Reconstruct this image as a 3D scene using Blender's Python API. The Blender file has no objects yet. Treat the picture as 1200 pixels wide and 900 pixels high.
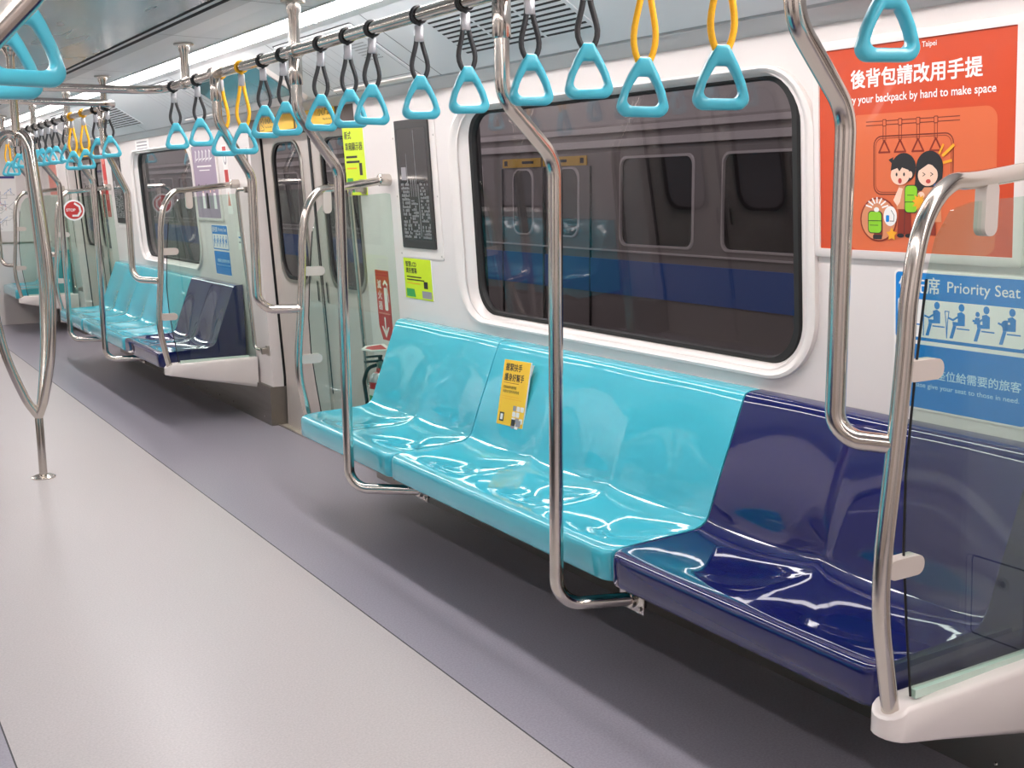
import bpy, bmesh, math, random
from mathutils import Vector, Matrix

random.seed(7)
SC = bpy.context.scene
COL = SC.collection
PI = math.pi

# ------------------------------------------------------------------ camera, world, exposure
cam_data = bpy.data.cameras.new('camera')
cam_data.sensor_width = 36.0
cam_data.lens = 1350.0 / 1200.0 * 36.0
cam_data.clip_start = 0.05
cam_data.clip_end = 200
cam = bpy.data.objects.new('camera', cam_data)
COL.objects.link(cam)
right = Vector((0.85405192, -0.520094, -0.00987649))
down = Vector((-0.09542888, -0.13798412, -0.98582641))
fwd = Vector((0.5113596, 0.84288944, -0.1674776))
m = Matrix.Identity(4)
for i in range(3):
    m[i][0] = right[i]; m[i][1] = -down[i]; m[i][2] = -fwd[i]
m[0][3], m[1][3], m[2][3] = -0.90, 0.0, 1.40
cam.matrix_world = m
SC.camera = cam

world = bpy.data.worlds.new('station_dusk')
SC.world = world
world.use_nodes = True
bgn = world.node_tree.nodes['Background']
bgn.inputs[0].default_value = (0.95, 0.90, 0.91, 1)
bgn.inputs[1].default_value = 0.85

SC.view_settings.view_transform = 'Standard'
SC.view_settings.look = 'None'
SC.view_settings.exposure = 0.0
SC.view_settings.gamma = 1.0
SC.view_settings.use_curve_mapping = False
LIGHT_STRENGTH = 20.5

# ------------------------------------------------------------------ materials
MATS = {}
def srgb(r, g, b):
    def f(c):
        c /= 255.0
        return c / 12.92 if c <= 0.04045 else ((c + 0.055) / 1.055) ** 2.4
    return (f(r), f(g), f(b), 1.0)

def mat(name, rgb, rough=0.5, metal=0.0, spec=0.5, coat=0.0, bump=None, speckle=None, coat_rough=0.05):
    if name in MATS: return MATS[name]
    M = bpy.data.materials.new(name); M.use_nodes = True
    nt = M.node_tree; b = nt.nodes['Principled BSDF']
    col = srgb(*rgb)
    b.inputs['Base Color'].default_value = col
    b.inputs['Roughness'].default_value = rough
    b.inputs['Metallic'].default_value = metal
    b.inputs['Specular IOR Level'].default_value = spec
    b.inputs['Coat Weight'].default_value = coat
    b.inputs['Coat Roughness'].default_value = coat_rough
    tc = nt.nodes.new('ShaderNodeTexCoord')
    if speckle:
        scale, amt = speckle
        n = nt.nodes.new('ShaderNodeTexNoise'); n.inputs['Scale'].default_value = scale
        n.inputs['Detail'].default_value = 3
        nt.links.new(tc.outputs['Object'], n.inputs['Vector'])
        r = nt.nodes.new('ShaderNodeMapRange')
        r.inputs['From Min'].default_value = 0.3; r.inputs['From Max'].default_value = 0.7
        r.inputs['To Min'].default_value = 1 - amt; r.inputs['To Max'].default_value = 1 + amt
        nt.links.new(n.outputs['Fac'], r.inputs['Value'])
        mx = nt.nodes.new('ShaderNodeMix'); mx.data_type = 'RGBA'; mx.blend_type = 'MULTIPLY'
        mx.inputs['Factor'].default_value = 1.0
        mx.inputs['A'].default_value = col
        nt.links.new(r.outputs['Result'], mx.inputs['B'])
        nt.links.new(mx.outputs['Result'], b.inputs['Base Color'])
    if bump:
        scale, strength, dist = bump
        n = nt.nodes.new('ShaderNodeTexNoise'); n.inputs['Scale'].default_value = scale
        nt.links.new(tc.outputs['Object'], n.inputs['Vector'])
        bp = nt.nodes.new('ShaderNodeBump'); bp.inputs['Strength'].default_value = strength
        bp.inputs['Distance'].default_value = dist
        nt.links.new(n.outputs['Fac'], bp.inputs['Height'])
        nt.links.new(bp.outputs['Normal'], b.inputs['Normal'])
    MATS[name] = M
    return M

def brushed(name, rgb, rough, scale=(3, 400, 400)):
    M = mat(name, rgb, rough, 1.0)
    nt = M.node_tree; b = nt.nodes['Principled BSDF']
    tc = nt.nodes.new('ShaderNodeTexCoord'); mp = nt.nodes.new('ShaderNodeMapping')
    mp.inputs['Scale'].default_value = scale
    nt.links.new(tc.outputs['Object'], mp.inputs['Vector'])
    n = nt.nodes.new('ShaderNodeTexNoise'); n.inputs['Scale'].default_value = 1.0
    nt.links.new(mp.outputs['Vector'], n.inputs['Vector'])
    r = nt.nodes.new('ShaderNodeMapRange')
    r.inputs['To Min'].default_value = rough * 0.7; r.inputs['To Max'].default_value = rough * 1.4
    nt.links.new(n.outputs['Fac'], r.inputs['Value'])
    nt.links.new(r.outputs['Result'], b.inputs['Roughness'])
    return M

def glass(name, rgb, rough=0.0, ior=1.5, gloss=(1, 1, 1)):
    M = bpy.data.materials.new(name); M.use_nodes = True
    nt = M.node_tree
    for n in list(nt.nodes): nt.nodes.remove(n)
    out = nt.nodes.new('ShaderNodeOutputMaterial')
    tr = nt.nodes.new('ShaderNodeBsdfTransparent'); tr.inputs[0].default_value = srgb(*rgb)
    gl = nt.nodes.new('ShaderNodeBsdfGlossy'); gl.inputs['Roughness'].default_value = rough
    gl.inputs['Color'].default_value = (*gloss, 1)
    fr = nt.nodes.new('ShaderNodeFresnel')
    ge = nt.nodes.new('ShaderNodeNewGeometry')     # a thin pane mirrors equally from both faces
    mr = nt.nodes.new('ShaderNodeMapRange')
    mr.inputs['To Min'].default_value = ior; mr.inputs['To Max'].default_value = 1.0 / ior
    nt.links.new(ge.outputs['Backfacing'], mr.inputs['Value'])
    nt.links.new(mr.outputs['Result'], fr.inputs['IOR'])
    mx = nt.nodes.new('ShaderNodeMixShader')
    nt.links.new(fr.outputs[0], mx.inputs[0]); nt.links.new(tr.outputs[0], mx.inputs[1])
    nt.links.new(gl.outputs[0], mx.inputs[2]); nt.links.new(mx.outputs[0], out.inputs[0])
    MATS[name] = M
    return M

def emit(name, rgb, strength):
    M = bpy.data.materials.new(name); M.use_nodes = True
    nt = M.node_tree; b = nt.nodes['Principled BSDF']
    b.inputs['Base Color'].default_value = (0.8, 0.8, 0.8, 1)
    b.inputs['Emission Color'].default_value = srgb(*rgb)
    b.inputs['Emission Strength'].default_value = strength
    MATS[name] = M
    return M

WALL = mat('white_wall_panel', (226, 218, 214), 0.32, coat=0.15)
WALLG = mat('white_moulding', (230, 222, 217), 0.28, coat=0.2)
CEILG = mat('grey_ceiling_panel', (222, 224, 225), 0.38)
CEILD = mat('ceiling_seam', (60, 60, 62), 0.6)
CEILB = mat('ceiling_cove_and_shade_band', (196, 197, 197), 0.45)
CEILM = brushed('polished_ceiling_metal', (205, 205, 208), 0.25, (6, 1, 6))
FLOORL = mat('light_floor_vinyl', (184, 178, 177), 0.31, speckle=(160, 0.10))
FLOORD = mat('grey_floor_vinyl', (153, 149, 159), 0.30, speckle=(160, 0.14))
SILL = mat('door_sill_beige', (176, 168, 154), 0.45, speckle=(60, 0.08))
SKIRT = brushed('brushed_steel_skirting', (150, 145, 138), 0.35, (40, 2, 40))
STEEL = mat('polished_steel', (205, 198, 190), 0.16, 1.0)
STEELD = mat('steel_fitting', (186, 180, 172), 0.28, 1.0)
DOORM = brushed('brushed_steel_door', (206, 196, 188), 0.40, (40, 40, 2)); DOORM.node_tree.nodes['Principled BSDF'].inputs['Metallic'].default_value = 0.45
BLACK = mat('black_rubber', (20, 19, 19), 0.55)
DARK = mat('dark_recess', (34, 30, 29), 0.6)
BROWN = mat('dark_brown_header', (66, 52, 46), 0.45)
CYAN = mat('turquoise_plastic', (72, 187, 206), 0.06, coat=0.6, coat_rough=0.01)
NAVY = mat('navy_plastic', (19, 26, 88), 0.05, coat=0.6, coat_rough=0.01)
HAND = mat('turquoise_handle_plastic', (76, 182, 202), 0.28, coat=0.3)
STRAPB = mat('black_strap', (48, 48, 50), 0.42, speckle=(300, 0.2))
STRAPY = mat('yellow_strap', (250, 184, 20), 0.5, speckle=(300, 0.06))
SLEEVE = mat('silver_sleeve', (186, 186, 190), 0.32, 0.7)
TEAL = mat('smoked_teal_panel', (84, 128, 136), 0.12, coat=0.4)
CLIP = mat('clip_grey', (204, 193, 184), 0.4)
SEALM = mat('glass_edge_green', (196, 216, 204), 0.3)
GLASSP = glass('green_partition_glass', (236, 246, 241), 0.0, 1.5)
GLASSW = glass('window_glass', (218, 214, 216), 0.0, 1.40)
GLASSD = glass('door_glass', (150, 144, 148), 0.0, 1.45)
LAMP = emit('lamp_diffuser', (255, 249, 249), LIGHT_STRENGTH)
WHITE = mat('print_white', (240, 236, 232), 0.4)
ORANGE = mat('print_orange', (206, 73, 34), 0.35, coat=0.3)
ORANGEL = mat('print_light_orange', (217, 107, 64), 0.35, coat=0.3)
BROWNL = mat('print_brown_line', (120, 48, 30), 0.5)
INK = mat('print_black', (40, 38, 40), 0.5)
SKIN = mat('print_skin', (246, 204, 180), 0.5)
TAN = mat('print_tan', (214, 140, 100), 0.5)
MAROON = mat('print_maroon', (140, 48, 30), 0.5)
LIME = mat('print_lime', (140, 205, 40), 0.5)
GOLD = mat('print_gold', (240, 170, 40), 0.5)
BLUE = mat('print_blue', (14, 128, 206), 0.4, coat=0.2)
PALEB = mat('print_pale_blue', (196, 226, 244), 0.4)
PINKM = mat('print_mouth', (196, 70, 60), 0.5)
YELLOW = mat('sign_yellow', (246, 196, 52), 0.45)
ACID = mat('acid_yellow_green', (208, 232, 36), 0.45)
GREEN = mat('print_green', (60, 160, 80), 0.5)
REDS = mat('sign_red', (196, 52, 48), 0.4)
PURPLE = mat('print_mauve', (160, 141, 160), 0.4, coat=0.2)
GREYP = mat('print_grey', (150, 146, 150), 0.5)
SCREEN = mat('screen_black', (44, 42, 44), 0.18, coat=0.4)
SCRTXT = mat('screen_grey_text', (128, 128, 130), 0.3)
PINKP = mat('print_salmon', (222, 140, 124), 0.45)
ETRED = mat('extinguisher_red', (190, 40, 34), 0.3, coat=0.3)
TRAINB = mat('neighbour_train_steel', (150, 143, 142), 0.42, 0.3)
TRAINL = mat('neighbour_train_light', (226, 220, 220), 0.4, 0.3)
TRAINS = mat('neighbour_train_stripe', (40, 100, 192), 0.45)
TRAING = mat('neighbour_train_window', (44, 40, 42), 0.15)
GROUND = mat('track_ballast', (70, 64, 62), 0.9, speckle=(20, 0.3))

# ------------------------------------------------------------------ mesh helpers
class MB:
    def __init__(s): s.bm = bmesh.new(); s.mats = []
    def mi(s, M):
        if M not in s.mats: s.mats.append(M)
        return s.mats.index(M)
    def face(s, pts, M, smooth=False):
        vs = [s.bm.verts.new(p) for p in pts]
        try: f = s.bm.faces.new(vs)
        except ValueError: return
        f.material_index = s.mi(M); f.smooth = smooth
        return f
    def box(s, lo, hi, M, T=None, bevel=0.0):
        x0, y0, z0 = lo; x1, y1, z1 = hi
        vs = [s.bm.verts.new(T @ Vector(p) if T else p) for p in
              [(x0,y0,z0),(x1,y0,z0),(x1,y1,z0),(x0,y1,z0),(x0,y0,z1),(x1,y0,z1),(x1,y1,z1),(x0,y1,z1)]]
        fs = []
        for q in [(0,3,2,1),(4,5,6,7),(0,1,5,4),(1,2,6,5),(2,3,7,6),(3,0,4,7)]:
            f = s.bm.faces.new([vs[k] for k in q]); f.material_index = s.mi(M); fs.append(f)
        if bevel:
            es = list({e for f in fs for e in f.edges})
            r = bmesh.ops.bevel(s.bm, geom=es, offset=bevel, segments=2, affect='EDGES', profile=0.5)
            for f in r['faces']: f.material_index = s.mi(M)
    def grid(s, rows, M, closed_u=False, closed_v=False, smooth=True):
        V = [[s.bm.verts.new(p) for p in r] for r in rows]
        nr, nc = len(V), len(V[0])
        for i in range(nr if closed_v else nr - 1):
            for j in range(nc if closed_u else nc - 1):
                a, b = V[i], V[(i + 1) % nr]
                try:
                    f = s.bm.faces.new([a[j], a[(j+1) % nc], b[(j+1) % nc], b[j]])
                    f.material_index = s.mi(M); f.smooth = smooth
                except ValueError: pass
        return V
    def tube(s, path, r, M, seg=14, caps=True, sx=1.0, closed=False):
        pts = [Vector(p) for p in path]
        n = len(pts)
        tang = []
        for i in range(n):
            if closed: t = pts[(i+1) % n] - pts[i-1]
            else: t = pts[min(i+1, n-1)] - pts[max(i-1, 0)]
            tang.append(t.normalized())
        ref = Vector((0, 1, 0)) if abs(tang[0].y) < 0.9 else Vector((0, 0, 1))
        u = tang[0].cross(ref).normalized()
        rows = []
        for i in range(n):
            t = tang[i]
            u = (u - t * u.dot(t)).normalized()
            v = t.cross(u)
            rr = r[i] if isinstance(r, (list, tuple)) else r
            rows.append([pts[i] + (u * math.cos(a) * rr * sx + v * math.sin(a) * rr) for a in [2*PI*k/seg for k in range(seg)]])
        V = s.grid(rows, M, closed_u=True, closed_v=closed)
        if caps and not closed:
            for row in (V[0], V[-1]):
                try:
                    f = s.bm.faces.new(row); f.material_index = s.mi(M)
                except ValueError: pass
    def lathe(s, prof, c, M, seg=24, axis='z', caps=True):
        rows = []
        for (rad, h) in prof:
            ring = []
            for k in range(seg):
                a = 2*PI*k/seg
                if axis == 'z': p = (c[0]+rad*math.cos(a), c[1]+rad*math.sin(a), c[2]+h)
                elif axis == 'x': p = (c[0]+h, c[1]+rad*math.cos(a), c[2]+rad*math.sin(a))
                else: p = (c[0]+rad*math.cos(a), c[1]+h, c[2]+rad*math.sin(a))
                ring.append(p)
            rows.append(ring)
        V = s.grid(rows, M, closed_u=True)
        if caps:
            for row in (V[0], V[-1]):
                f = s.bm.faces.new(row); f.material_index = s.mi(M)
    def prism(s, poly, T, z0, z1, M, side=None, smooth=False):
        a = [s.bm.verts.new(T @ Vector((p[0], p[1], z0))) for p in poly]
        b = [s.bm.verts.new(T @ Vector((p[0], p[1], z1))) for p in poly]
        n = len(poly); mi = s.mi(M); ms = s.mi(side or M)
        f = s.bm.faces.new(a[::-1]); f.material_index = mi
        f = s.bm.faces.new(b); f.material_index = mi
        for i in range(n):
            f = s.bm.faces.new([a[i], a[(i+1) % n], b[(i+1) % n], b[i]]); f.material_index = ms; f.smooth = smooth
    def poly(s, pts, T, z, M):
        s.face([T @ Vector((p[0], p[1], z)) for p in pts], M)
    def line(s, pts, w, T, z, M, closed=False):
        n = len(pts)
        for i in range(n if closed else n - 1):
            a = Vector(pts[i]); b = Vector(pts[(i+1) % n]); d = b - a
            if d.length < 1e-6: continue
            d.normalize(); nn = Vector((-d.y, d.x)) * w / 2; e = d * w * 0.35
            s.poly([a - nn - e, b - nn + e, b + nn + e, a + nn - e], T, z + 0.00002 * (i % 2), M)
    def ell(s, c, rx, ry, T, z, M, n=28, a0=0, a1=2*PI):
        full = abs(a1 - a0 - 2*PI) < 1e-6
        s.poly([(c[0] + rx*math.cos(a0 + (a1-a0)*k/(n if full else n-1)), c[1] + ry*math.sin(a0 + (a1-a0)*k/(n if full else n-1))) for k in range(n)], T, z, M)
    def text(s, body, c, size, T, z, M, align='CENTER', bold=0.0, rot=0, sx=1.0, fit=None):
        cu = bpy.data.curves.new('t', 'FONT'); cu.body = body; cu.size = 1.0
        cu.align_x = 'LEFT'; cu.align_y = 'BOTTOM_BASELINE'; cu.resolution_u = 3
        o = bpy.data.objects.new('t', cu); COL.objects.link(o)
        dg = bpy.context.evaluated_depsgraph_get(); dg.update()
        me = bpy.data.meshes.new_from_object(o.evaluated_get(dg))
        xs = [v.co.x for v in me.vertices] or [0, 1]
        w = max(xs) - min(xs)
        if fit: sx = fit / (w * size)
        off = {'LEFT': -min(xs), 'CENTER': -(min(xs)+max(xs))/2, 'RIGHT': -max(xs)}[align]
        R = Matrix.Rotation(rot, 4, 'Z')
        mi = s.mi(M)
        shifts = [(0, 0)] if bold <= 0 else [(-bold, -bold), (bold, -bold), (-bold, bold), (bold, bold)]
        for q, (bx, by) in enumerate(shifts):
            vs = [s.bm.verts.new(T @ (Vector((c[0], c[1], z + 0.00003*q)) + R @ Vector(((v.co.x + off + bx)*size*sx, (v.co.y + by)*size, 0)))) for v in me.vertices]
            for p in me.polygons:
                try:
                    f = s.bm.faces.new([vs[k] for k in p.vertices]); f.material_index = mi
                except ValueError: pass
        bpy.data.objects.remove(o); bpy.data.curves.remove(cu); bpy.data.meshes.remove(me)
    def build(s, name, parent=None, recalc=True, sharp=35, loc=None, rotz=None):
        if recalc: bmesh.ops.recalc_face_normals(s.bm, faces=s.bm.faces)
        me = bpy.data.meshes.new(name); s.bm.to_mesh(me); s.bm.free()
        for M in s.mats: me.materials.append(M)
        if sharp: me.set_sharp_from_angle(angle=math.radians(sharp))
        o = bpy.data.objects.new(name, me); COL.objects.link(o)
        if parent: o.parent = parent
        if loc: o.location = loc
        if rotz: o.rotation_euler = (0, 0, rotz)
        return o

def empty(name, loc=(0, 0, 0), rot=(0, 0, 0)):
    o = bpy.data.objects.new(name, None); COL.objects.link(o)
    o.location = loc; o.rotation_euler = rot; o.empty_display_size = 0.05
    return o
def tag(o, label, cat, group=None, kind=None):
    o['label'] = label; o['category'] = cat
    if group: o['group'] = group
    if kind: o['kind'] = kind
    return o
def structure(o):
    o['kind'] = 'structure'; return o
I4 = Matrix.Identity(4)

def fillet(pts, rads, n=8):
    pts = [Vector(p) for p in pts]; out = [pts[0]]
    for i in range(1, len(pts) - 1):
        r = rads[i-1] if isinstance(rads, (list, tuple)) else rads
        p = pts[i]; a = (pts[i-1] - p); b = (pts[i+1] - p)
        la, lb = a.length, b.length; a.normalize(); b.normalize()
        ang = a.angle(b)
        if ang > PI - 0.02 or r <= 0: out.append(p); continue
        d = min(r / math.tan(ang/2), la*0.48, lb*0.48); rr = d*math.tan(ang/2)
        bis = (a + b).normalized(); c = p + bis * (rr / math.sin(ang/2))
        v0 = (p + a*d) - c; v1 = (p + b*d) - c
        tot = v0.angle(v1)
        for k in range(n + 1):
            t = k/n
            out.append(c + (v0*math.sin((1-t)*tot) + v1*math.sin(t*tot)) / math.sin(tot))
    out.append(pts[-1])
    return out

def rrect(u0, v0, u1, v1, r, n=6):
    P = []
    for cx, cy, a in [(u1-r, v1-r, 0), (u0+r, v1-r, PI/2), (u0+r, v0+r, PI), (u1-r, v0+r, 1.5*PI)]:
        for k in range(n + 1):
            t = a + PI/2*k/n
            P.append((cx + r*math.cos(t), cy + r*math.sin(t)))
    return P

# wall surface: leans inwards towards the top. s = +1 for the right-hand wall, -1 for the left-hand wall
def wx(z, off=0.0): return 1.385 - 0.06*(max(z, 0.30) - 0.85) - off
def W(s, y, z, off=0.0): return Vector((s*wx(z, off), y, z))
def wall_frame(s, y, z, off=0.0):
    up = Vector((-0.06*s, 0, 1)).normalized()
    xx = Vector((0, -s, 0)); zz = xx.cross(up)
    T = Matrix.Identity(4)
    for i in range(3): T[i][0] = xx[i]; T[i][1] = up[i]; T[i][2] = zz[i]
    o = W(s, y, z, off)
    for i in range(3): T[i][3] = o[i]
    return T

# ------------------------------------------------------------------ setting: floor
Y0, Y1 = -3.0, 13.40
mb = MB()
xs = [(-1.46, -0.58, FLOORD), (-0.58, 0.58, FLOORL), (0.58, 1.46, FLOORD)]
for a, b, M in xs: mb.box((a, Y0, -0.06), (b, Y1, 0.0), M)
for x in (-0.58, 0.58): mb.box((x-0.002, Y0, -0.01), (x+0.002, Y1, 0.0008), CEILD)
structure(mb.build('floor'))

# ------------------------------------------------------------------ setting: ceiling
DOORS = [0.41, 5.83, 11.25]          # door centres in the right-hand wall
DOORS_L = list(DOORS)                # the opposite side mirrors it
DH = 0.755
prof = [((0.0, 2.078), (0.398, 2.066), CEILM), ((0.398, 2.066), (0.400, 2.085), CEILD), ((0.400, 2.085), (0.405, 2.085), CEILD), ((0.405, 2.085), (0.406, 2.060), CEILD),
        ((0.406, 2.060), (0.424, 2.059), CEILB), ((0.424, 2.059), (0.425, 2.075), CEILD), ((0.425, 2.075), (0.433, 2.075), CEILD), ((0.433, 2.075), (0.434, 2.052), CEILD),
        ((0.434, 2.052), (0.505, 2.0515), CEILB), ((0.505, 2.0515), (0.600, 2.050), CEILG), ((0.600, 2.050), (0.604, 2.056), CEILD),  # first strip here: shadow beside the groove, painted as a darker grey
        ((0.604, 2.056), (0.725, 2.046), CEILG), ((0.725, 2.046), (0.727, 2.09), CEILG), ((0.727, 2.09), (0.862, 2.09), CEILG), ((0.862, 2.09), (0.864, 2.040), CEILG),
        ((0.864, 2.040), (0.905, 2.032), CEILG), ((0.905, 2.032), (1.238, 1.832), CEILG), ((1.238, 1.832), (1.244, 1.842), CEILD),
        ((1.244, 1.842), (1.250, 1.826), CEILB), ((1.250, 1.826), (wx(1.795)+0.004, 1.795), CEILB)]
mb = MB()
for s in (1, -1):
    for a, b, M in prof:
        mb.face([(s*a[0], Y0, a[1]), (s*b[0], Y0, b[1]), (s*b[0], Y1, b[1]), (s*a[0], Y1, a[1])], M)
    # roof shell above
    mb.face([(s*0, Y0, 2.2), (s*1.5, Y0, 2.2), (s*1.5, Y1, 2.2), (s*0, Y1, 2.2)], DARK)
    mb.face([(s*1.5, Y0, 2.2), (s*1.5, Y0, 1.78), (s*1.5, Y1, 1.78), (s*1.5, Y1, 2.2)], DARK)
# cross seams
for y in (-0.9, 1.55, 4.02, 5.03, 6.62, 7.10, 8.5, 10.3, 12.0):
    for s in (1, -1):
        for a, b in (((0.432, 2.052), (0.725, 2.046)), ((0.905, 2.032), (1.238, 1.832))):
            mb.face([(s*a[0], y, a[1]-0.0012), (s*b[0], y, b[1]-0.0012), (s*b[0], y+0.005, b[1]-0.0012), (s*a[0], y+0.005, a[1]-0.0012)], CEILD)
structure(mb.build('ceiling', recalc=False))

# ------------------------------------------------------------------ setting: walls with window holes and door openings
def ring_to_rect(mb, s, inner, ya, yb, za, zb, M, off=0.0):
    cy, cz = (ya+yb)/2, (za+zb)/2
    outer = []
    for (y, z) in inner:
        dy, dz = y-cy, z-cz
        k = min((yb-cy)/abs(dy) if abs(dy) > 1e-9 else 1e9, (zb-cz)/abs(dz) if abs(dz) > 1e-9 else 1e9)
        outer.append([cy+dy*k, cz+dz*k])
    for corner in ((ya, za), (ya, zb), (yb, za), (yb, zb)):
        i = min(range(len(outer)), key=lambda q: (outer[q][0]-corner[0])**2 + (outer[q][1]-corner[1])**2)
        outer[i] = list(corner)
    n = len(inner)
    for i in range(n):
        j = (i+1) % n
        mb.face([W(s, *inner[i], off), W(s, *inner[j], off), W(s, *outer[j], off), W(s, *outer[i], off)], M)

WIN_R = {1: (2.30, 4.03), 2: (7.86, 9.32)}     # glass extents along the car
WIN_L = WIN_R
GZ0, GZ1 = 0.918, 1.686
def segs(s):
    if s > 0: return [(Y0, DOORS[0]-DH, None), (DOORS[0]+DH, DOORS[1]-DH, 1), (DOORS[1]+DH, DOORS[2]-DH, 2), (DOORS[2]+DH, Y1, None)]
    return segs(1)
for s, side in ((1, 'right'), (-1, 'left')):
    SEGS = segs(s); WIN = WIN_R if s > 0 else WIN_L; DD = DOORS if s > 0 else DOORS_L
    mb = MB()
    for (ya, yb, w) in SEGS:
        zs = [0.0, 0.30, 0.80, 1.75, 1.797]
        ys = [ya, yb]
        if w: ys = [ya, WIN[w][0]-0.2, WIN[w][1]+0.2, yb]
        for i in range(len(ys)-1):
            for j in range(len(zs)-1):
                if w and i == 1 and j == 2:
                    inn = rrect(WIN[w][0]-0.07, GZ0-0.03, WIN[w][1]+0.07, GZ1+0.015, 0.16, 8)
                    ring_to_rect(mb, s, inn, ys[1], ys[2], 0.80, 1.75, WALL)
                    continue
                mb.face([W(s, ys[i], zs[j]), W(s, ys[i+1], zs[j]), W(s, ys[i+1], zs[j+1]), W(s, ys[i], zs[j+1])], WALL)
        for y in (ya, yb):      # reveals at the door openings
            if Y0 < y < Y1:
                d = 0.0
                mb.face([W(s, y, 0), W(s, y, 0.3), W(s, y, 0.3, -0.13), W(s, y, 0, -0.13)], WALL)
                mb.face([W(s, y, 0.3), W(s, y, 1.797), W(s, y, 1.797, -0.13), W(s, y, 0.3, -0.13)], WALL)
        # outer skin behind the panel so that nothing leaks in
        for (a, b) in ((ya, WIN[w][0]-0.1), (WIN[w][1]+0.1, yb)) if w else ((ya, yb),):
            mb.face([W(s, a, 0, -0.13), W(s, b, 0, -0.13), W(s, b, 1.8, -0.13), W(s, a, 1.8, -0.13)], DARK)
    for yc in DD:            # lintel above each door
        mb.face([W(s, yc-DH, 1.705), W(s, yc+DH, 1.705), W(s, yc+DH, 1.797), W(s, yc-DH, 1.797)], BROWN)
        mb.face([W(s, yc-DH, 1.705), W(s, yc+DH, 1.705), W(s, yc+DH, 1.705, -0.13), W(s, yc-DH, 1.705, -0.13)], BROWN)
    structure(mb.build('wall_%s' % side, recalc=False))
    # brushed steel skirting
    mb = MB()
    for (ya, yb, w) in SEGS:
        mb.box((min(s*1.395, s*1.43), ya, 0.0), (max(s*1.395, s*1.43), yb, 0.235), SKIRT)
        y = ya + 0.12
        while y < yb - 0.05:
            mb.lathe([(0.006, 0), (0.004, -0.003*s)], (s*1.395, y, 0.04), STEEL, 8, 'x'); y += 0.30
        for y in (ya, yb):
            if Y0 < y < Y1:
                mb.box((min(s*1.395, s*1.50), min(y, y+(0.004 if y == ya else -0.004)*-1), 0.0), (max(s*1.395, s*1.50), max(y, y+(0.004 if y == ya else -0.004)*-1), 0.235), SKIRT)
    structure(mb.build('baseboard_%s' % side))
    # door sills
    for k, yc in enumerate(DD):
        mb = MB()
        mb.box((min(s*1.44, s*1.56), yc-DH, -0.06), (max(s*1.44, s*1.56), yc+DH, 0.003), SILL)
        mb.box((min(s*1.436, s*1.446), yc-DH-0.06, -0.02), (max(s*1.436, s*1.446), yc+DH+0.06, 0.005), STEELD)
        structure(mb.build('trim_%d' % (k + 1 if s > 0 else k + 11)))

def wall_end(y, name, gang):
    mb = MB()
    for s in (1, -1):
        mb.face([(s*gang, y, 0), (s*1.5, y, 0), (s*1.5, y, 2.2), (s*gang, y, 2.2)], WALL)
        mb.face([(s*gang, y, 0), (s*gang, y, 1.95), (s*gang, y+(0.3 if y > 0 else -0.3), 1.95), (s*gang, y+(0.3 if y > 0 else -0.3), 0)], WALL)
    mb.face([(-gang, y, 1.95), (gang, y, 1.95), (gang, y, 2.2), (-gang, y, 2.2)], WALL)
    mb.face([(-gang, y+(0.3 if y > 0 else -0.3), 0), (gang, y+(0.3 if y > 0 else -0.3), 0), (gang, y+(0.3 if y > 0 else -0.3), 2.0), (-gang, y+(0.3 if y > 0 else -0.3), 2.0)], CEILB)
    return structure(mb.build(name, recalc=False))
wall_end(Y1, 'wall_far', 0.62)
wall_end(Y0, 'wall_near', 0.62)
mb = MB(); mb.box((0.62, Y1-0.008, 0.865), (1.42, Y1, 0.885), STEELD); structure(mb.build('trim_20'))

# ------------------------------------------------------------------ setting: windows
def window(s, num, ya, yb):
    loops = []
    spec = [(0.125, 0.052, 0.030, 0.005, 0.19), (0.125, 0.052, 0.030, -0.014, 0.19), (0.112, 0.043, 0.024, -0.016, 0.18), (0.095, 0.036, 0.018, -0.010, 0.17),
            (0.030, 0.014, 0.006, 0.036, 0.125), (0.022, 0.010, 0.004, 0.060, 0.12)]
    mb = MB(); rows = []
    for (dy, dzb, dzt, off, r) in spec:
        rows.append([W(s, y, z, -off) for (y, z) in rrect(ya-dy, GZ0-dzb, yb+dy, GZ1+dzt, r, 10)])
    mb.grid(rows, WALLG, closed_u=True)
    root = structure(mb.build('window_%d' % num))
    mb = MB(); rows = []
    for (d, off) in ((0.034, 0.037), (0.024, 0.029), (0.004, 0.031), (-0.004, 0.05)):
        rows.append([W(s, y, z, -off) for (y, z) in rrect(ya-d, GZ0-d*0.5, yb+d, GZ1+d*0.5, 0.115, 10)])
    mb.grid(rows, BLACK, closed_u=True)
    g = mb.build('gasket', root); g['label'] = 'black rubber gasket'
    mb = MB()
    loop = rrect(ya-0.01, GZ0-0.006, yb+0.01, GZ1+0.006, 0.115, 10)
    a = [W(s, y, z, -0.044) for y, z in loop]; b = [W(s, y, z, -0.052) for y, z in loop]
    mb.face(a, GLASSW); mb.face(b[::-1], GLASSW)
    mb.build('pane', root, sharp=0)
window(1, 1, *WIN_R[1]); window(1, 2, *WIN_R[2])
for k in (1, 2): window(-1, k+2, *WIN_L[k])

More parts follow.
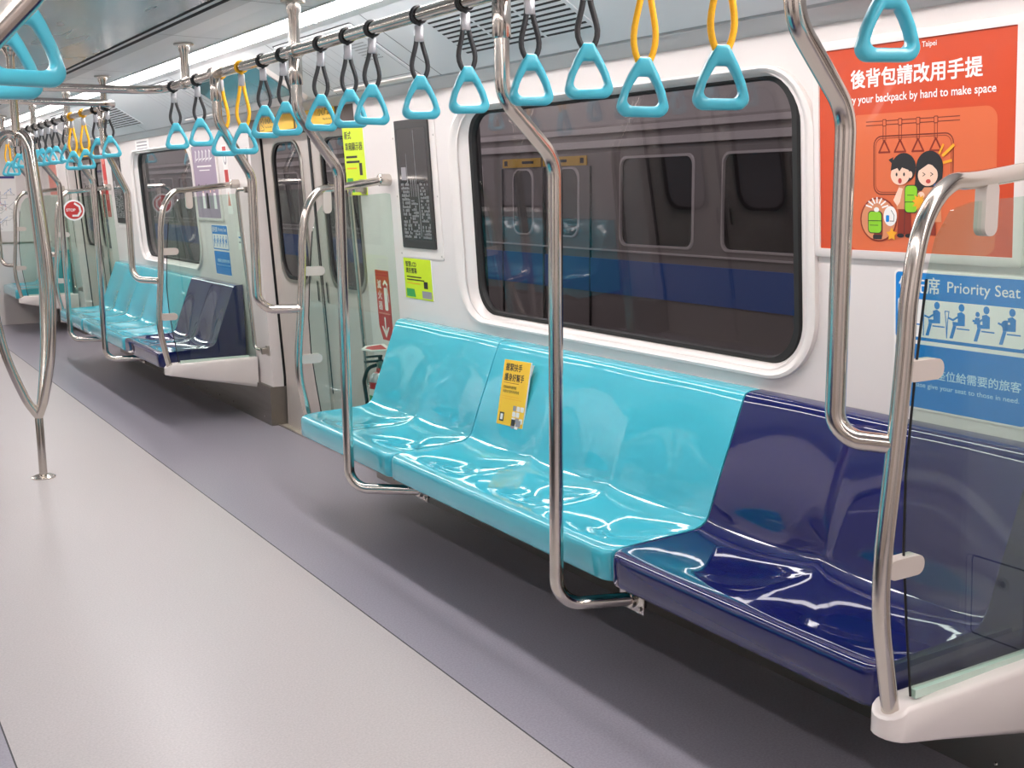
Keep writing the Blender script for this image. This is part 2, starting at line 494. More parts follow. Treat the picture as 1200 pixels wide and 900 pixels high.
# ------------------------------------------------------------------ setting: sliding doors
def door(s, num, yc):
    mb = MB()
    # black gaps and header rail behind the leaves
    for sg in (1, -1):
        ya_, yb_ = yc+sg*(DH-0.034), yc+sg*(DH-0.002)
        for (za, zb) in ((0.0, 0.30), (0.30, 1.70)):
            mb.face([W(s, ya_, za, -0.082), W(s, yb_, za, -0.082), W(s, yb_, zb, -0.082), W(s, ya_, zb, -0.082)], BLACK)
            mb.face([W(s, yb_, za, -0.064), W(s, yb_, za, -0.082), W(s, yb_, zb, -0.082), W(s, yb_, zb, -0.064)], BLACK)
    mb.box((min(s*1.52, s*1.53), yc-DH, 1.66), (max(s*1.52, s*1.53), yc+DH, 1.8), DARK)
    root = structure(mb.build('door_%d' % num))
    O = -0.070
    for sg in (1, -1):
        y0, y1 = (yc+0.010, yc+DH-0.03) if sg > 0 else (yc-DH+0.03, yc-0.010)
        wc = yc + sg*0.365
        mb = MB()
        inn = rrect(wc-0.215, 0.90, wc+0.215, 1.672, 0.12, 8)
        ring_to_rect(mb, s, inn, y0, y1, 0.86, 1.702, DOORM, O)
        mb.face([W(s, y0, 0.3, O), W(s, y1, 0.3, O), W(s, y1, 0.86, O), W(s, y0, 0.86, O)], DOORM)
        mb.face([W(s, y0, 0.0, O), W(s, y1, 0.0, O), W(s, y1, 0.3, O), W(s, y0, 0.3, O)], DOORM)
        ye = y0 if sg > 0 else y1
        mb.face([W(s, ye, 0.0, O), W(s, ye, 1.7, O), W(s, ye, 1.7, O-0.04), W(s, ye, 0.0, O-0.04)], DOORM)
        leaf = mb.build('leaf', root, recalc=False)
        mb = MB(); rows = []
        for (d, off) in ((0.030, 0.002), (0.028, 0.008), (0.012, 0.008), (0.010, -0.012)):
            rows.append([W(s, y, z, O+off) for (y, z) in rrect(wc-0.205-d, 0.91-d, wc+0.205+d, 1.66+d*0.4, 0.12, 8)])
        mb.grid(rows, STEELD, closed_u=True)
        mb.build('window_rim', leaf)
        mb = MB(); rows = []
        for (d, off) in ((0.011, 0.003), (-0.008, 0.003), (-0.008, -0.012)):
            rows.append([W(s, y, z, O+off) for (y, z) in rrect(wc-0.205-d, 0.91-d, wc+0.205+d, 1.66+d*0.4, 0.115, 8)])
        mb.grid(rows, BLACK, closed_u=True); mb.build('gasket', leaf)
        mb = MB()
        mb.face([W(s, y, z, O-0.004) for (y, z) in rrect(wc-0.205, 0.91, wc+0.205, 1.66, 0.11, 8)], GLASSD)
        mb.build('pane', leaf, sharp=0)
        # rubber seal at the meeting edge and recessed grip
        mb = MB()
        T = wall_frame(s, yc + sg*0.006, 0.86, O)
        mb.box((-0.006, -0.56, -0.004), (0.006, 0.84, 0.006), BLACK, T)
        mb.build('meeting_seal', leaf)
        mb = MB()
        T = wall_frame(s, yc + sg*0.065, 0.86, O)
        mb.prism(rrect(-0.014, -0.06, 0.014, 0.06, 0.012, 4), T, 0.0, 0.004, STEELD)
        mb.prism(rrect(-0.009, -0.054, 0.009, 0.054, 0.008, 4), T, 0.004, 0.0045, DARK)
        mb.build('grip', leaf)
for k, yc in enumerate(DOORS):
    door(1, k+1, yc); door(-1, k+4, DOORS_L[k])

# ------------------------------------------------------------------ what stands outside the windows: another train on the next track
mb = MB(); mb.box((-12, -25, -1.3), (16, 60, -1.2), GROUND); structure(mb.build('ground'))
root = tag(empty('railway_carriage', (5.5, 8, -1.2)), 'grey carriage with a blue stripe standing outside behind the window glass', 'train')
def rel(o): return Matrix.Translation(-Vector(o.location))
T = rel(root)
WP = 1.385; wins = [7.56 + WP*k for k in range(-5, 1)] + [11.10 + WP*k for k in range(0, 21)]
mb = MB()
def xr(z): return 5.5 if z < 1.72 else 5.5 + (z-1.72)*0.45
ybs = [-3.0] + sorted([w for w in wins] + [w+1.06 for w in wins]) + [44.0]
for i in range(len(ybs)-1):
    mb.face([(5.5, ybs[i], 0.80), (5.5, ybs[i+1], 0.80), (5.5, ybs[i+1], 1.72), (5.5, ybs[i], 1.72)], TRAINB) if i % 2 == 0 else None
for w in wins:
    inn = rrect(w+0.03, 0.89, w+1.03, 1.655, 0.08, 6)
    cy, cz = w+0.53, 1.26
    n = len(inn); outer = []
    for (y, z) in inn:
        dy, dz = y-cy, z-cz
        k = min(0.53/max(abs(dy), 1e-9), 0.46/max(abs(dz), 1e-9)); outer.append([cy+dy*k, cz+dz*k])
    for c in ((w, 0.80), (w, 1.72), (w+1.06, 0.80), (w+1.06, 1.72)):
        i = min(range(n), key=lambda q: (outer[q][0]-c[0])**2+(outer[q][1]-c[1])**2); outer[i] = list(c)
    for i in range(n):
        j = (i+1) % n
        mb.face([(5.5, *inn[i]), (5.5, *inn[j]), (5.5, *outer[j]), (5.5, *outer[i])], TRAINB)
for (z0, z1) in ((-1.0, 0.42), (0.74, 0.80)):
    mb.face([(5.5, -3, z0), (5.5, 44, z0), (5.5, 44, z1), (5.5, -3, z1)], TRAINB)
mb.face([(5.5, -3, 1.72), (5.5, 44, 1.72), (5.62, 44, 1.98), (5.62, -3, 1.98)], TRAINB)
mb.face([(5.62, -3, 1.98), (5.62, 44, 1.98), (6.3, 44, 2.35), (6.3, -3, 2.35)], TRAINB)
mb.face([(6.3, -3, 2.35), (6.3, 44, 2.35), (8.2, 44, 2.35), (8.2, -3, 2.35)], TRAINB)
mb.face([(8.2, -3, -1.0), (8.2, 44, -1.0), (8.2, 44, 2.35), (8.2, -3, 2.35)], TRAINB)
for y in (-3, 44):
    mb.face([(5.5, y, -1.0), (8.2, y, -1.0), (8.2, y, 2.35), (6.3, y, 2.35), (5.62, y, 1.98), (5.5, y, 1.72)], TRAINB)
for v in mb.bm.verts: v.co = T @ v.co
mb.build('body', root, recalc=False)
mb = MB(); mb.box((5.485, -3, 0.42), (5.5, 44, 0.74), TRAINS, T); o = mb.build('stripe', root); o['label'] = 'blue painted stripe along the body side'
mb = MB()
mb.box((5.475, -3, 0.815), (5.5, 44, 0.83), TRAINL, T); mb.box((5.47, -3, 1.765), (5.53, 44, 1.83), TRAINL, T); mb.box((5.53, -3, 1.90), (5.58, 44, 1.95), TRAINL, T)
mb.build('rain_rail', root)
mb = MB()
for yy in (9.06, 9.86, 9.88, 10.68): mb.box((5.482, yy, -0.9), (5.5, yy+0.012, 1.60), TRAING, T)
for y0_, y1_ in ((9.28, 9.62), (10.10, 10.46)):
    rows = [[T @ Vector((x, y, z)) for (y, z) in rrect(y0_-d, 0.94-d, y1_+d, 1.58+d, 0.11, 6)] for (d, x) in ((0.02, 5.499), (0.014, 5.486), (0.0, 5.486), (0.0, 5.499))]
    mb.grid(rows, TRAINL, closed_u=True)
    mb.face([T @ Vector((5.492, y, z)) for (y, z) in rrect(y0_, 0.94, y1_, 1.58, 0.11, 6)], TRAING)
mb.build('door', root)
mb = MB(); mb.box((5.478, 9.12, 1.61), (5.49, 9.88, 1.70), YELLOW, T); mb.box((5.478, 9.92, 1.61), (5.49, 10.66, 1.70), YELLOW, T)
for yy in (9.16, 10.56): mb.box((5.476, yy, 1.63), (5.478, yy+0.06, 1.68), INK, T)
for yy in (9.45, 10.05): mb.box((5.476, yy, 1.645), (5.478, yy+0.22, 1.672), INK, T)
mb.build('door_notice', root)['label'] = 'yellow strip notice above the carriage door'
for w in wins:
    mb = MB()
    rows = [[T @ Vector((x, y, z)) for (y, z) in rrect(w+0.03-d, 0.89-d, w+1.03+d, 1.655+d, 0.08, 6)] for (d, x) in ((0.022, 5.499), (0.016, 5.488), (0.0, 5.488), (0.0, 5.515))]
    mb.grid(rows, TRAINL, closed_u=True)
    f = mb.build('window', root)
    mb = MB(); mb.face([T @ Vector((5.512, y, z)) for (y, z) in rrect(w+0.03, 0.89, w+1.03, 1.655, 0.08, 6)], TRAING); mb.build('pane', f, sharp=0)
for i, y in enumerate((1.0, 4.0, 16.0, 19.0, 31.0, 34.0)):
    mb = MB(); mb.box((5.7, y, -1.19), (8.0, y+1.6, -0.95), DARK, T); mb.build('bogie', root)

# ------------------------------------------------------------------ ceiling lights
NAMES = ['first', 'second', 'third', 'fourth', 'fifth', 'sixth', 'seventh', 'eighth', 'ninth', 'tenth', 'eleventh', 'twelfth', 'thirteenth', 'fourteenth', 'fifteenth', 'sixteenth', 'seventeenth', 'eighteenth', 'nineteenth', 'twentieth']
def lamp(s, y0, y1, label):
    root = tag(empty('ceiling_light', (s*0.795, (y0+y1)/2, 2.046)), label, 'light', 'light strips in the ceiling')
    T = rel(root)
    mb = MB(); mb.box((s*0.795-0.060, y0+0.006, 2.036), (s*0.795+0.060, y1-0.006, 2.052), LAMP, T, 0.004)
    o = mb.build('diffuser', root)
    mb = MB()
    for x in (-0.066, 0.060): mb.box((s*0.795+x, y0, 2.040), (s*0.795+x+0.006, y1, 2.088), CEILG, T)
    mb.box((s*0.795-0.066, y0, 2.056), (s*0.795+0.066, y1, 2.088), CEILG, T)
    for y in (y0, y1-0.005): mb.box((s*0.795-0.064, y, 2.033), (s*0.795+0.064, y+0.005, 2.052), CEILB, T)
    mb.build('housing', root)
yb = [-2.9, -1.35, 0.1, 1.5, 2.9, 4.32, 5.74, 7.12, 8.54, 9.96, 11.38, 12.8]
for s in (1, -1):
    k = 0
    for i in range(len(yb)-1):
        if s > 0 and yb[i] >= 2.9 - 1e-6:
            lab = 'long white light strip above the right rail, %s from the top edge onwards' % NAMES[k]; k += 1
        else:
            lab = 'long white ceiling light strip %s, %s along the car' % ('over the opposite seats' if s < 0 else 'above the near bench', NAMES[i])
        lamp(s, yb[i], yb[i+1], lab)

# ------------------------------------------------------------------ ceiling grille, panels, door header panel
SA, SB = Vector((0.905, 0, 2.032)), Vector((1.238, 0, 1.832))
def slope_frame(s, t, y):
    d = (SB-SA); p = SA + d*t; dn = d.normalized()
    down_ = Vector((s*dn.x, 0, dn.z)); along = Vector((0, -s, 0)); nrm = along.cross(-down_)
    T = Matrix.Identity(4)
    for i in range(3): T[i][0] = along[i]; T[i][1] = -down_[i]; T[i][2] = nrm[i]
    T[0][3], T[1][3], T[2][3] = s*p.x, y, p.z
    return T
def grille(s, y, label):
    T = slope_frame(s, 0.52, y)
    root = tag(empty('air_grille'), label, 'vent', 'slotted air grilles in the ceiling slope'); root.matrix_world = T
    mb = MB(); mb.prism(rrect(-0.40, -0.115, 0.40, 0.115, 0.01, 3), I4, 0.0, 0.003, CEILG); mb.build('plate', root)
    mb = MB()
    for r in range(10):
        v = -0.099 + 0.022*r
        for c in range(3):
            u0 = -0.385 + c*0.26
            mb.box((u0, v-0.0042, 0.0025), (u0+0.245, v+0.0042, 0.0036), DARK)
    mb.build('slots', root)
grille(1, 3.30, 'slotted air grille in the ceiling slope above the near window')
grille(1, 8.72, 'slotted air grille in the ceiling slope above the far window')

def hatch(s, y, half, label, holes=True):
    T = slope_frame(s, 0.5, y)
    root = tag(empty('ceiling_hatch'), label, 'panel', 'hinged panels in the ceiling slope'); root.matrix_world = T
    mb = MB(); mb.prism(rrect(-half, -0.165, half, 0.165, 0.012, 4), I4, 0.0, 0.006, CEILG)
    mb.line(rrect(-half+0.02, -0.145, half-0.02, 0.145, 0.01, 3), 0.004, I4, 0.0064, GREYP, True)
    mb.line(rrect(-half-0.004, -0.172, half+0.004, 0.172, 0.012, 3), 0.006, I4, 0.0004, CEILD, True)
    for k in range(5): mb.line([(-half+0.1+k*0.09, -0.14), (-half+0.1+k*0.09, 0.14)], 0.006, I4, 0.0064, CEILB)
    mb.build('panel', root)
    if holes:
        mb = MB()
        for i in range(9):
            for j in range(7):
                mb.ell((half-0.14+0.016*(i-4), 0.02+0.016*(j-3)), 0.004, 0.004, I4, 0.0066, CEILD, 6)
        mb.build('speaker_holes', root)
    mb = MB(); mb.box((-half, -0.172, 0.0), (half, -0.160, 0.012), WALLG); mb.build('lip', root)
hatch(1, 4.58, 0.42, 'pale ceiling hatch with speaker holes between near grille and first door')
hatch(1, 7.05, 0.34, 'pale ceiling hatch over the near end of the far bench', False)
hatch(1, 10.0, 0.34, 'pale ceiling hatch over the far end of the far bench', False)

def header(s, yc, label):
    root = tag(empty('door_header_cover'), label, 'cover', 'covers above the doors'); root.matrix_world = slope_frame(s, 0.5, yc)
    mb = MB(); mb.prism(rrect(-0.56, -0.175, 0.56, 0.165, 0.02, 4), I4, 0.0, 0.022, WALLG); mb.build('rim', root)
    mb = MB(); mb.prism(rrect(-0.54, -0.115, 0.54, 0.150, 0.015, 4), I4, 0.022, 0.025, TEAL); o = mb.build('smoked_panel', root); o['label'] = 'glossy teal smoked panel'
header(1, 5.90, 'white door cover with glossy teal panel above the first doorway')
header(1, 11.32, 'white door cover with teal panel above the second doorway')

# yellow door stickers
def door_notice(s, y, flip, label):
    T = wall_frame(s, y, 1.775, 0.002)
    root = tag(empty('door_notice'), label, 'sign', 'yellow notices above the doors'); root.matrix_world = T
    mb = MB(); mb.prism(rrect(-0.26, -0.055, 0.26, 0.048, 0.004, 2), I4, -0.002, 0.002, YELLOW); mb.build('plate', root)
    mb = MB()
    e = -0.245 if flip < 0 else 0.245
    mb.line([(e-0.02*1, 0.038), (e+0.02, 0.038), (e+0.02, -0.045), (e-0.02, -0.045)], 0.004, I4, 0.0024, INK, True) if False else None
    al = 'LEFT' if flip < 0 else 'RIGHT'
    mb.text('小心門縫', (e + (0.075 if flip < 0 else -0.02), -0.008), 0.042, I4, 0.0024, INK, al, 0.01)
    mb.text('Mind the doors', (e + (0.075 if flip < 0 else -0.02), -0.036), 0.018, I4, 0.0024, INK, al)
    if flip < 0:
        mb.line(rrect(e-0.005, -0.045, e+0.055, 0.038, 0.004, 2), 0.004, I4, 0.0024, INK, True)
        mb.line([(e+0.012, -0.035), (e+0.012, 0.028)], 0.006, I4, 0.0024, INK); mb.line([(e+0.025, 0.0), (e+0.045, 0.02)], 0.006, I4, 0.0024, INK); mb.line([(e+0.025, -0.015), (e+0.045, -0.03)], 0.006, I4, 0.0024, INK)
    mb.build('lettering', root)
for k, yc in enumerate(DOORS[1:]):
    w = ['first', 'second'][k]
    door_notice(1, yc+0.275, -1, 'yellow notice above the far leaf of the %s doorway' % w)
    door_notice(1, yc-0.275, 1, 'yellow notice above the near leaf of the %s doorway' % w)
# ------------------------------------------------------------------ bench seats
# (x, z, dish weight, dish direction x, dish direction z)
PROF = [(0.862, 0.352, 0, 0, 0), (0.850, 0.354, 0, 0, 0), (0.846, 0.362, 0, 0, 0), (0.845, 0.39, 0, 0, 0), (0.845, 0.42, 0, 0, 0), (0.847, 0.431, 0, 0, 0), (0.852, 0.438, 0, 0, 0), (0.862, 0.442, 0.0, 0, -1),
        (0.885, 0.4435, 0.06, 0, -1), (0.92, 0.445, 0.30, 0, -1), (0.96, 0.4465, 0.62, 0, -1), (1.00, 0.448, 0.88, 0, -1), (1.05, 0.449, 1.0, 0.05, -1), (1.09, 0.450, 1.05, 0.15, -0.95), (1.125, 0.4515, 1.05, 0.3, -0.85),
        (1.150, 0.4535, 1.0, 0.5, -0.7), (1.172, 0.459, 0.96, 0.7, -0.5), (1.187, 0.4685, 0.88, 0.85, -0.35), (1.1975, 0.4835, 0.76, 1, -0.2), (1.208, 0.512, 0.56, 1, -0.1), (1.227, 0.567, 0.40, 1, 0), (1.248, 0.622, 0.28, 1, 0), (1.2695, 0.677, 0.20, 1, 0),
        (1.290, 0.731, 0.13, 1, 0), (1.307, 0.775, 0.08, 1, 0), (1.3165, 0.799, 0.05, 1, 0), (1.322, 0.813, 0.02, 1, 0), (1.330, 0.822, 0, 0, 0), (1.344, 0.827, 0, 0, 0), (1.383, 0.829, 0, 0, 0)]
SPLIT = 17
PITCH = 0.4536
def shell_point(k, y, ya, n, s):
    x, z, w, dx, dz = PROF[k]
    u = ((y-ya)/PITCH) % 1.0
    if y >= ya + n*PITCH - 1e-6: u = 1.0
    c = abs(math.sin(PI*u)) ** (0.85 if k <= SPLIT+2 else 1.25)
    d = 0.030*w*c
    x += dx*d; z += dz*d
    # rounded front corners in plan
    e = min(y-ya, ya+n*PITCH-y); r = 0.042
    if e < r and x < 0.93:
        x += (r - math.sqrt(max(r*r-(r-e)**2, 0)))*max(0, 1-(x-0.845)/0.085)*0.95
    return Vector((s*x, y, z))
def bench_shell(s, ya, n, M, label, cat='seat', group='moulded bench seats', sub=14):
    L = n*PITCH
    root = tag(empty('bench_seat', (s*1.1, ya+L/2, 0.29)), label, cat, group)
    T = rel(root)
    g = 0.003
    ys = []
    for i in range(n*sub+1):
        ys.append(ya + L*i/(n*sub))
    ys = sorted(set(ys + [ya+e for e in (0.004, 0.009, 0.016, 0.025)] + [ya+L-e for e in (0.004, 0.009, 0.016, 0.025)]))
    def P(k, y):
        p = shell_point(k, y, ya, n, s)
        p.y = min(max(y, ya+g), ya+L-g)
        return T @ p
    mb = MB()
    mb.grid([[P(k, y) for k in range(0, SPLIT+1)] for y in ys], M)
    mb.build('seat', root, sharp=70)
    mb = MB()
    mb.grid([[P(k, y) for k in range(SPLIT, len(PROF))] for y in ys], M)
    mb.build('backrest', root, sharp=70)
    for y, nm in ((ya, 0), (ya+L, 1)):
        pts = [P(k, y) for k in range(len(PROF))]
        pts += [T @ Vector((s*1.385, pts[0].y-T.translation.y, 0.30)), T @ Vector((s*1.0, pts[0].y-T.translation.y, 0.30))]
        yy = pts[0].y
        for p in pts: p.y = yy
        mb = MB(); mb.face(pts, M); mb.build('end_panel', root, sharp=0)
    mb = MB(); mb.box((min(s*0.985, s*1.38), ya+0.01, 0.285), (max(s*0.985, s*1.38), ya+L-0.01, 0.345), DARK, T)
    o = mb.build('underframe', root); o['label'] = 'dark support frame under the seat'
    return root
B1, B2 = 1.4905, 6.965
bench_shell(1, B1, 2, NAVY, 'navy blue priority two-seat shell beside the clear partition in the foreground')
bench_shell(1, B1+2*PITCH, 3, CYAN, 'turquoise three-seat shell with a yellow sticker on its backrest')
bench_shell(1, B1+5*PITCH, 2, CYAN, 'turquoise two-seat shell beside the fire extinguisher at the first doorway')
bench_shell(1, B2, 2, NAVY, 'navy blue priority two-seat shell of the far bench beyond the first doorway')
bench_shell(1, B2+2*PITCH, 3, CYAN, 'turquoise three-seat shell of the far bench, joined to the navy seats')
bench_shell(1, B2+5*PITCH, 2, CYAN, 'turquoise two-seat shell at the distant end of the far bench')
bench_shell(1, 12.44, 2, CYAN, 'turquoise two-seat shell by the end wall with the route map')
bench_shell(-1, B1, 2, NAVY, 'navy blue two-seat shell across the aisle from the foreground seats')
bench_shell(-1, B1+2*PITCH, 3, CYAN, 'turquoise three-seat shell across the aisle from the stickered seats')
bench_shell(-1, B1+5*PITCH, 2, CYAN, 'turquoise two-seat shell across the aisle beside the first opposite doorway')
bench_shell(-1, B2, 2, CYAN, 'turquoise two-seat shell beyond the first opposite doorway, mirrored in the window')
bench_shell(-1, B2+2*PITCH, 3, CYAN, 'turquoise three-seat shell of the opposite far bench, mirrored in the window')

# yellow sticker leaning on the backrest
p0 = Vector((1.254, 3.540, 0.665)); up = Vector((0.2, 0.044, 1.0)).normalized()
zz = Vector((-1.0, 0.0, 0.2)); zz = (zz - up*zz.dot(up)).normalized(); xx = up.cross(zz)
T = Matrix.Identity(4)
for i in range(3): T[i][0] = xx[i]; T[i][1] = up[i]; T[i][2] = zz[i]; T[i][3] = p0[i]
st = tag(empty('seat_sticker'), 'yellow notice sticker with dark lettering on the turquoise backrest', 'sticker'); st.matrix_world = T @ Matrix.Diagonal((0.947, 0.828, 1, 1))
mb = MB(); mb.prism(rrect(-0.095, -0.150, 0.095, 0.140, 0.004, 3), I4, -0.006, 0.0, YELLOW, WHITE); mb.build('card', st)
mb = MB(); mb.prism([(0.02, -0.0065), (0.13, -0.0065), (0.13, -0.036), (0.06, -0.018)], Matrix(((0, 0, 1, 0), (1, 0, 0, 0), (0, 1, 0, 0), (0, 0, 0, 1))), -0.07, 0.07, WHITE); mb.build('backing', st)
mb = MB()
mb.text('握緊扶手', (-0.078, 0.095), 0.036, I4, 0.0005, INK, 'LEFT', 0.015, fit=0.118)
mb.text('護身好幫手', (-0.078, 0.050), 0.036, I4, 0.0005, INK, 'LEFT', 0.015, fit=0.140)
mb.line([(-0.078, 0.038), (0.03, 0.038)], 0.002, I4, 0.0005, MAROON)
mb.text('搭乘捷運時請緊握', (-0.078, 0.014), 0.014, I4, 0.0005, INK, 'LEFT', 0.0, fit=0.095)
mb.text('站穩扶好避免跌倒受傷', (-0.078, -0.005), 0.014, I4, 0.0005, INK, 'LEFT', 0.0, fit=0.118)
for k in range(2): mb.line([(-0.078, -0.022-0.010*k), (0.045+0.02*k, -0.022-0.010*k)], 0.0022, I4, 0.0005, GOLD)
for i in range(4):
    for j in range(2 if i % 2 else 3):
        mb.poly(rrect(0.012+0.027*j, -0.080-0.026*i, 0.035+0.027*j, -0.058-0.026*i, 0.003, 2), I4, 0.0004, WHITE if (i+j) % 3 else GREYP)
mb.poly([(0.012, -0.146), (0.040, -0.146), (0.040, -0.118), (0.012, -0.118)], I4, 0.0007, INK)
mb.poly([(0.045, -0.146), (0.078, -0.146), (0.078, -0.118), (0.045, -0.118)], I4, 0.0007, GREYP)
mb.poly([(-0.078, -0.135), (-0.046, -0.135), (-0.046, -0.095), (-0.078, -0.095)], I4, 0.0005, INK)
mb.poly([(-0.071, -0.128), (-0.053, -0.128), (-0.053, -0.102), (-0.071, -0.102)], I4, 0.0009, WHITE)
mb.build('print', st)

# ------------------------------------------------------------------ grab rails and poles
RX, RZ, RR = 0.62, 1.88, 0.0195
def rail(path, posts, label, bends=0.16):
    root = tag(empty('overhead_grab_rail', (0, 0, RZ)), label, 'rail'); T = rel(root)
    mb = MB(); mb.tube([T @ p for p in fillet(path, bends)], RR, STEEL, 18); mb.build('tube', root)
    for (x, y) in posts:
        top = 2.05 if abs(x) > 0.43 else 2.072
        mb = MB(); mb.lathe([(0.019, -0.01), (0.019, top-RZ-0.04), (0.024, top-RZ-0.03), (0.026, top-RZ-0.008)], (x, y, 0), STEEL, 16)
        mb.lathe([(0.042, top-RZ-0.008), (0.045, top-RZ-0.004), (0.045, top-RZ)], (x, y, 0), STEELD, 16)
        mb.lathe([(0.026, -0.022), (0.027, -0.018), (0.027, 0.018), (0.026, 0.022)], (x, y, 0), STEEL, 16, 'y') if abs(x) > 0.3 else None
        mb.build('hanger_post', root)
rail([(RX, -2.9, RZ), (RX, 5.76, RZ), (-RX, 5.76, RZ), (-RX, -2.9, RZ)], [(RX, 5.30), (-RX, 5.30), (-RX, 3.95), (RX, 0.6), (-RX, 0.6)],
     'long steel overhead rail running over the near bench and bending across at the doorway')
rail([(RX, 11.0, RZ), (RX, 6.66, RZ), (-RX, 6.66, RZ), (-RX, 11.0, RZ), (RX, 11.0, RZ)], [(RX, 6.95), (-RX, 6.95), (-RX, 9.4), (RX, 10.85)],
     'steel overhead rail running over the far bench beyond the first doorway', 0.10)
rail([(RX, 13.39, RZ), (RX, 11.75, RZ), (-RX, 11.75, RZ), (-RX, 13.39, RZ)], [(RX, 12.1), (-RX, 12.1)], 'short steel overhead rail by the end wall', 0.12)

def collar(mb, x, y, z, T=I4):
    mb.lathe([(0.021, -0.034), (0.0235, -0.030), (0.0235, 0.030), (0.021, 0.034)], (x, y, z), STEEL, 16)
def s_pole(s, y, x0, x1, zk0, zk1, label, foot=None, top=True, end=None, zb=0.265):
    root = tag(empty('grab_pole', (s*x1, y, zb)), label, 'pole', 'S-bent steel grab poles'); T = rel(root)
    path = [(s*x0, y, RZ), (s*x0, y, zk0), (s*x1, y, zk1), (s*x1, y, zb)]
    path.append(foot)
    mb = MB(); mb.tube([T @ p for p in fillet(path, [0.11, 0.11, 0.075], 9)], RR, STEEL, 18); mb.build('tube', root)
    mb = MB()
    mb.lathe([(0.0215, -0.115), (0.0238, -0.111), (0.0238, -0.02), (0.0215, -0.016)], tuple(T @ Vector((s*x0, y, RZ))), STEEL, 18)
    mb.lathe([(0.026, -0.03), (0.0265, -0.026), (0.0265, 0.026), (0.026, 0.03)], tuple(T @ Vector((s*x0, y, RZ))), STEEL, 18, 'y')
    mb.build('collar', root)
    if top:
        mb = MB(); c = tuple(T @ Vector((s*x0, y, 2.05)))
        mb.lathe([(0.0195, RZ-2.05), (0.0195, -0.05), (0.025, -0.035), (0.0255, -0.006)], c, STEEL, 18)
        mb.lathe([(0.042, -0.007), (0.044, 0.0)], c, STEELD, 18); mb.build('ceiling_post', root)
    if end == 'bracket':
        f = T @ Vector(foot)
        mb = MB()
        mb.box((min(0, s*0.006)+f.x, f.y-0.055, f.z-0.034), (max(0, s*0.006)+f.x, f.y+0.055, f.z+0.036), STEEL, None, 0.002)
        mb.lathe([(0.026, 0.0), (0.024, -0.012*s)], tuple(f), STEEL, 16, 'x')
        for dy in (-0.042, 0.042):
            for dz in (-0.018, 0.024): mb.lathe([(0.007, 0.0), (0.006, -0.005*s)], (f.x, f.y+dy, f.z+dz), STEELD, 8, 'x')
        mb.box((min(s*0.006, s*0.03)+f.x, f.y-0.03, f.z-0.025), (max(s*0.006, s*0.03)+f.x, f.y+0.03, f.z+0.04), DARK)
        mb.build('mounting_plate', root)
    return root
s_pole(1, 2.53, 0.615, 0.772, 1.625, 1.47, 'steel S-bent pole fixed under the navy and turquoise seat joint, near bench', (0.972, 2.455, 0.268), end='bracket')
s_pole(1, 3.95, 0.622, 0.772, 1.675, 1.47, 'steel S-bent pole fixed under the turquoise shells nearest the first doorway', (0.972, 3.755, 0.290), end='bracket', zb=0.285)
s_pole(1, 1.54, 0.622, 0.762, 1.690, 1.535, 'thick steel S-bent pole in front of the orange poster, joined to the partition', (0.822, 1.442, 0.915), zb=0.918)
s_pole(1, 4.80, 0.600, 0.735, 1.690, 1.46, 'steel S-bent pole joined to the partition before the first doorway', (0.915, 4.745, 0.893), top=False, zb=0.895)
s_pole(1, 7.02, 0.620, 0.735, 1.66, 1.40, 'steel S-bent pole joined to the partition at the navy end of the far bench', (0.843, 6.85, 0.885), top=False, zb=0.89)
s_pole(1, 8.02, 0.620, 0.755, 1.67, 1.47, 'steel S-bent pole at the navy and turquoise joint of the far bench', (0.972, 7.93, 0.290), end='bracket', zb=0.285)
s_pole(1, 9.30, 0.620, 0.770, 1.67, 1.47, 'steel S-bent pole at the distant turquoise joint of the far bench', (0.972, 9.12, 0.290), end='bracket', zb=0.285)
s_pole(1, 10.38, 0.620, 0.770, 1.67, 1.47, 'steel S-bent pole joined to the partition that carries the round red sign', (0.872, 10.24, 0.890), top=False, zb=0.895)
s_pole(1, 12.40, 0.620, 0.730, 1.67, 1.50, 'steel S-bent pole joined to the partition by the end wall', (0.842, 12.28, 0.700), top=False, zb=0.70)
s_pole(-1, 1.60, 0.605, 0.770, 1.675, 1.50, 'steel S-bent pole at the upper left corner of the photo', (-0.822, 1.442, 0.915), zb=0.918)

# centre pole of three bowed tubes
cp = tag(empty('centre_pole', (0.0, 6.0, 0.0)), 'three-armed bowed steel floor pole standing in the middle of the aisle', 'pole')
mb = MB(); mb.lathe([(0.0195, 1.62), (0.0195, 2.03), (0.027, 2.045), (0.044, 2.07), (0.044, 2.077)], (0, 0, 0), STEEL, 18); mb.build('upper_post', cp)
for k in range(3):
    a = math.radians((-62, 58, 178)[k]); cx, cy = math.cos(a), math.sin(a)
    pts = [(0.0, 1.625), (0.012, 1.665), (0.045, 1.675), (0.082, 1.64), (0.105, 1.56), (0.150, 1.20), (0.165, 1.0), (0.160, 0.84), (0.125, 0.62), (0.060, 0.42), (0.022, 0.345), (0.0, 0.31)]
    # smooth by Catmull-Rom
    out = []
    for i in range(len(pts)-1):
        p = [Vector(pts[max(0, min(len(pts)-1, i+j))]) for j in (-1, 0, 1, 2)]
        for q in range(5):
            t = q/5
            out.append(0.5*((2*p[1]) + (-p[0]+p[2])*t + (2*p[0]-5*p[1]+4*p[2]-p[3])*t*t + (-p[0]+3*p[1]-3*p[2]+p[3])*t**3))
    out.append(Vector(pts[-1]))
    mb = MB(); mb.tube([(q[0]*cx, q[0]*cy, q[1]) for q in out], 0.0205, STEEL, 16); mb.build('bowed_tube', cp)
mb = MB(); mb.lathe([(0.0195, 0.0), (0.0195, 0.35), (0.014, 0.37)], (0, 0, 0), STEEL, 18); mb.build('lower_post', cp)
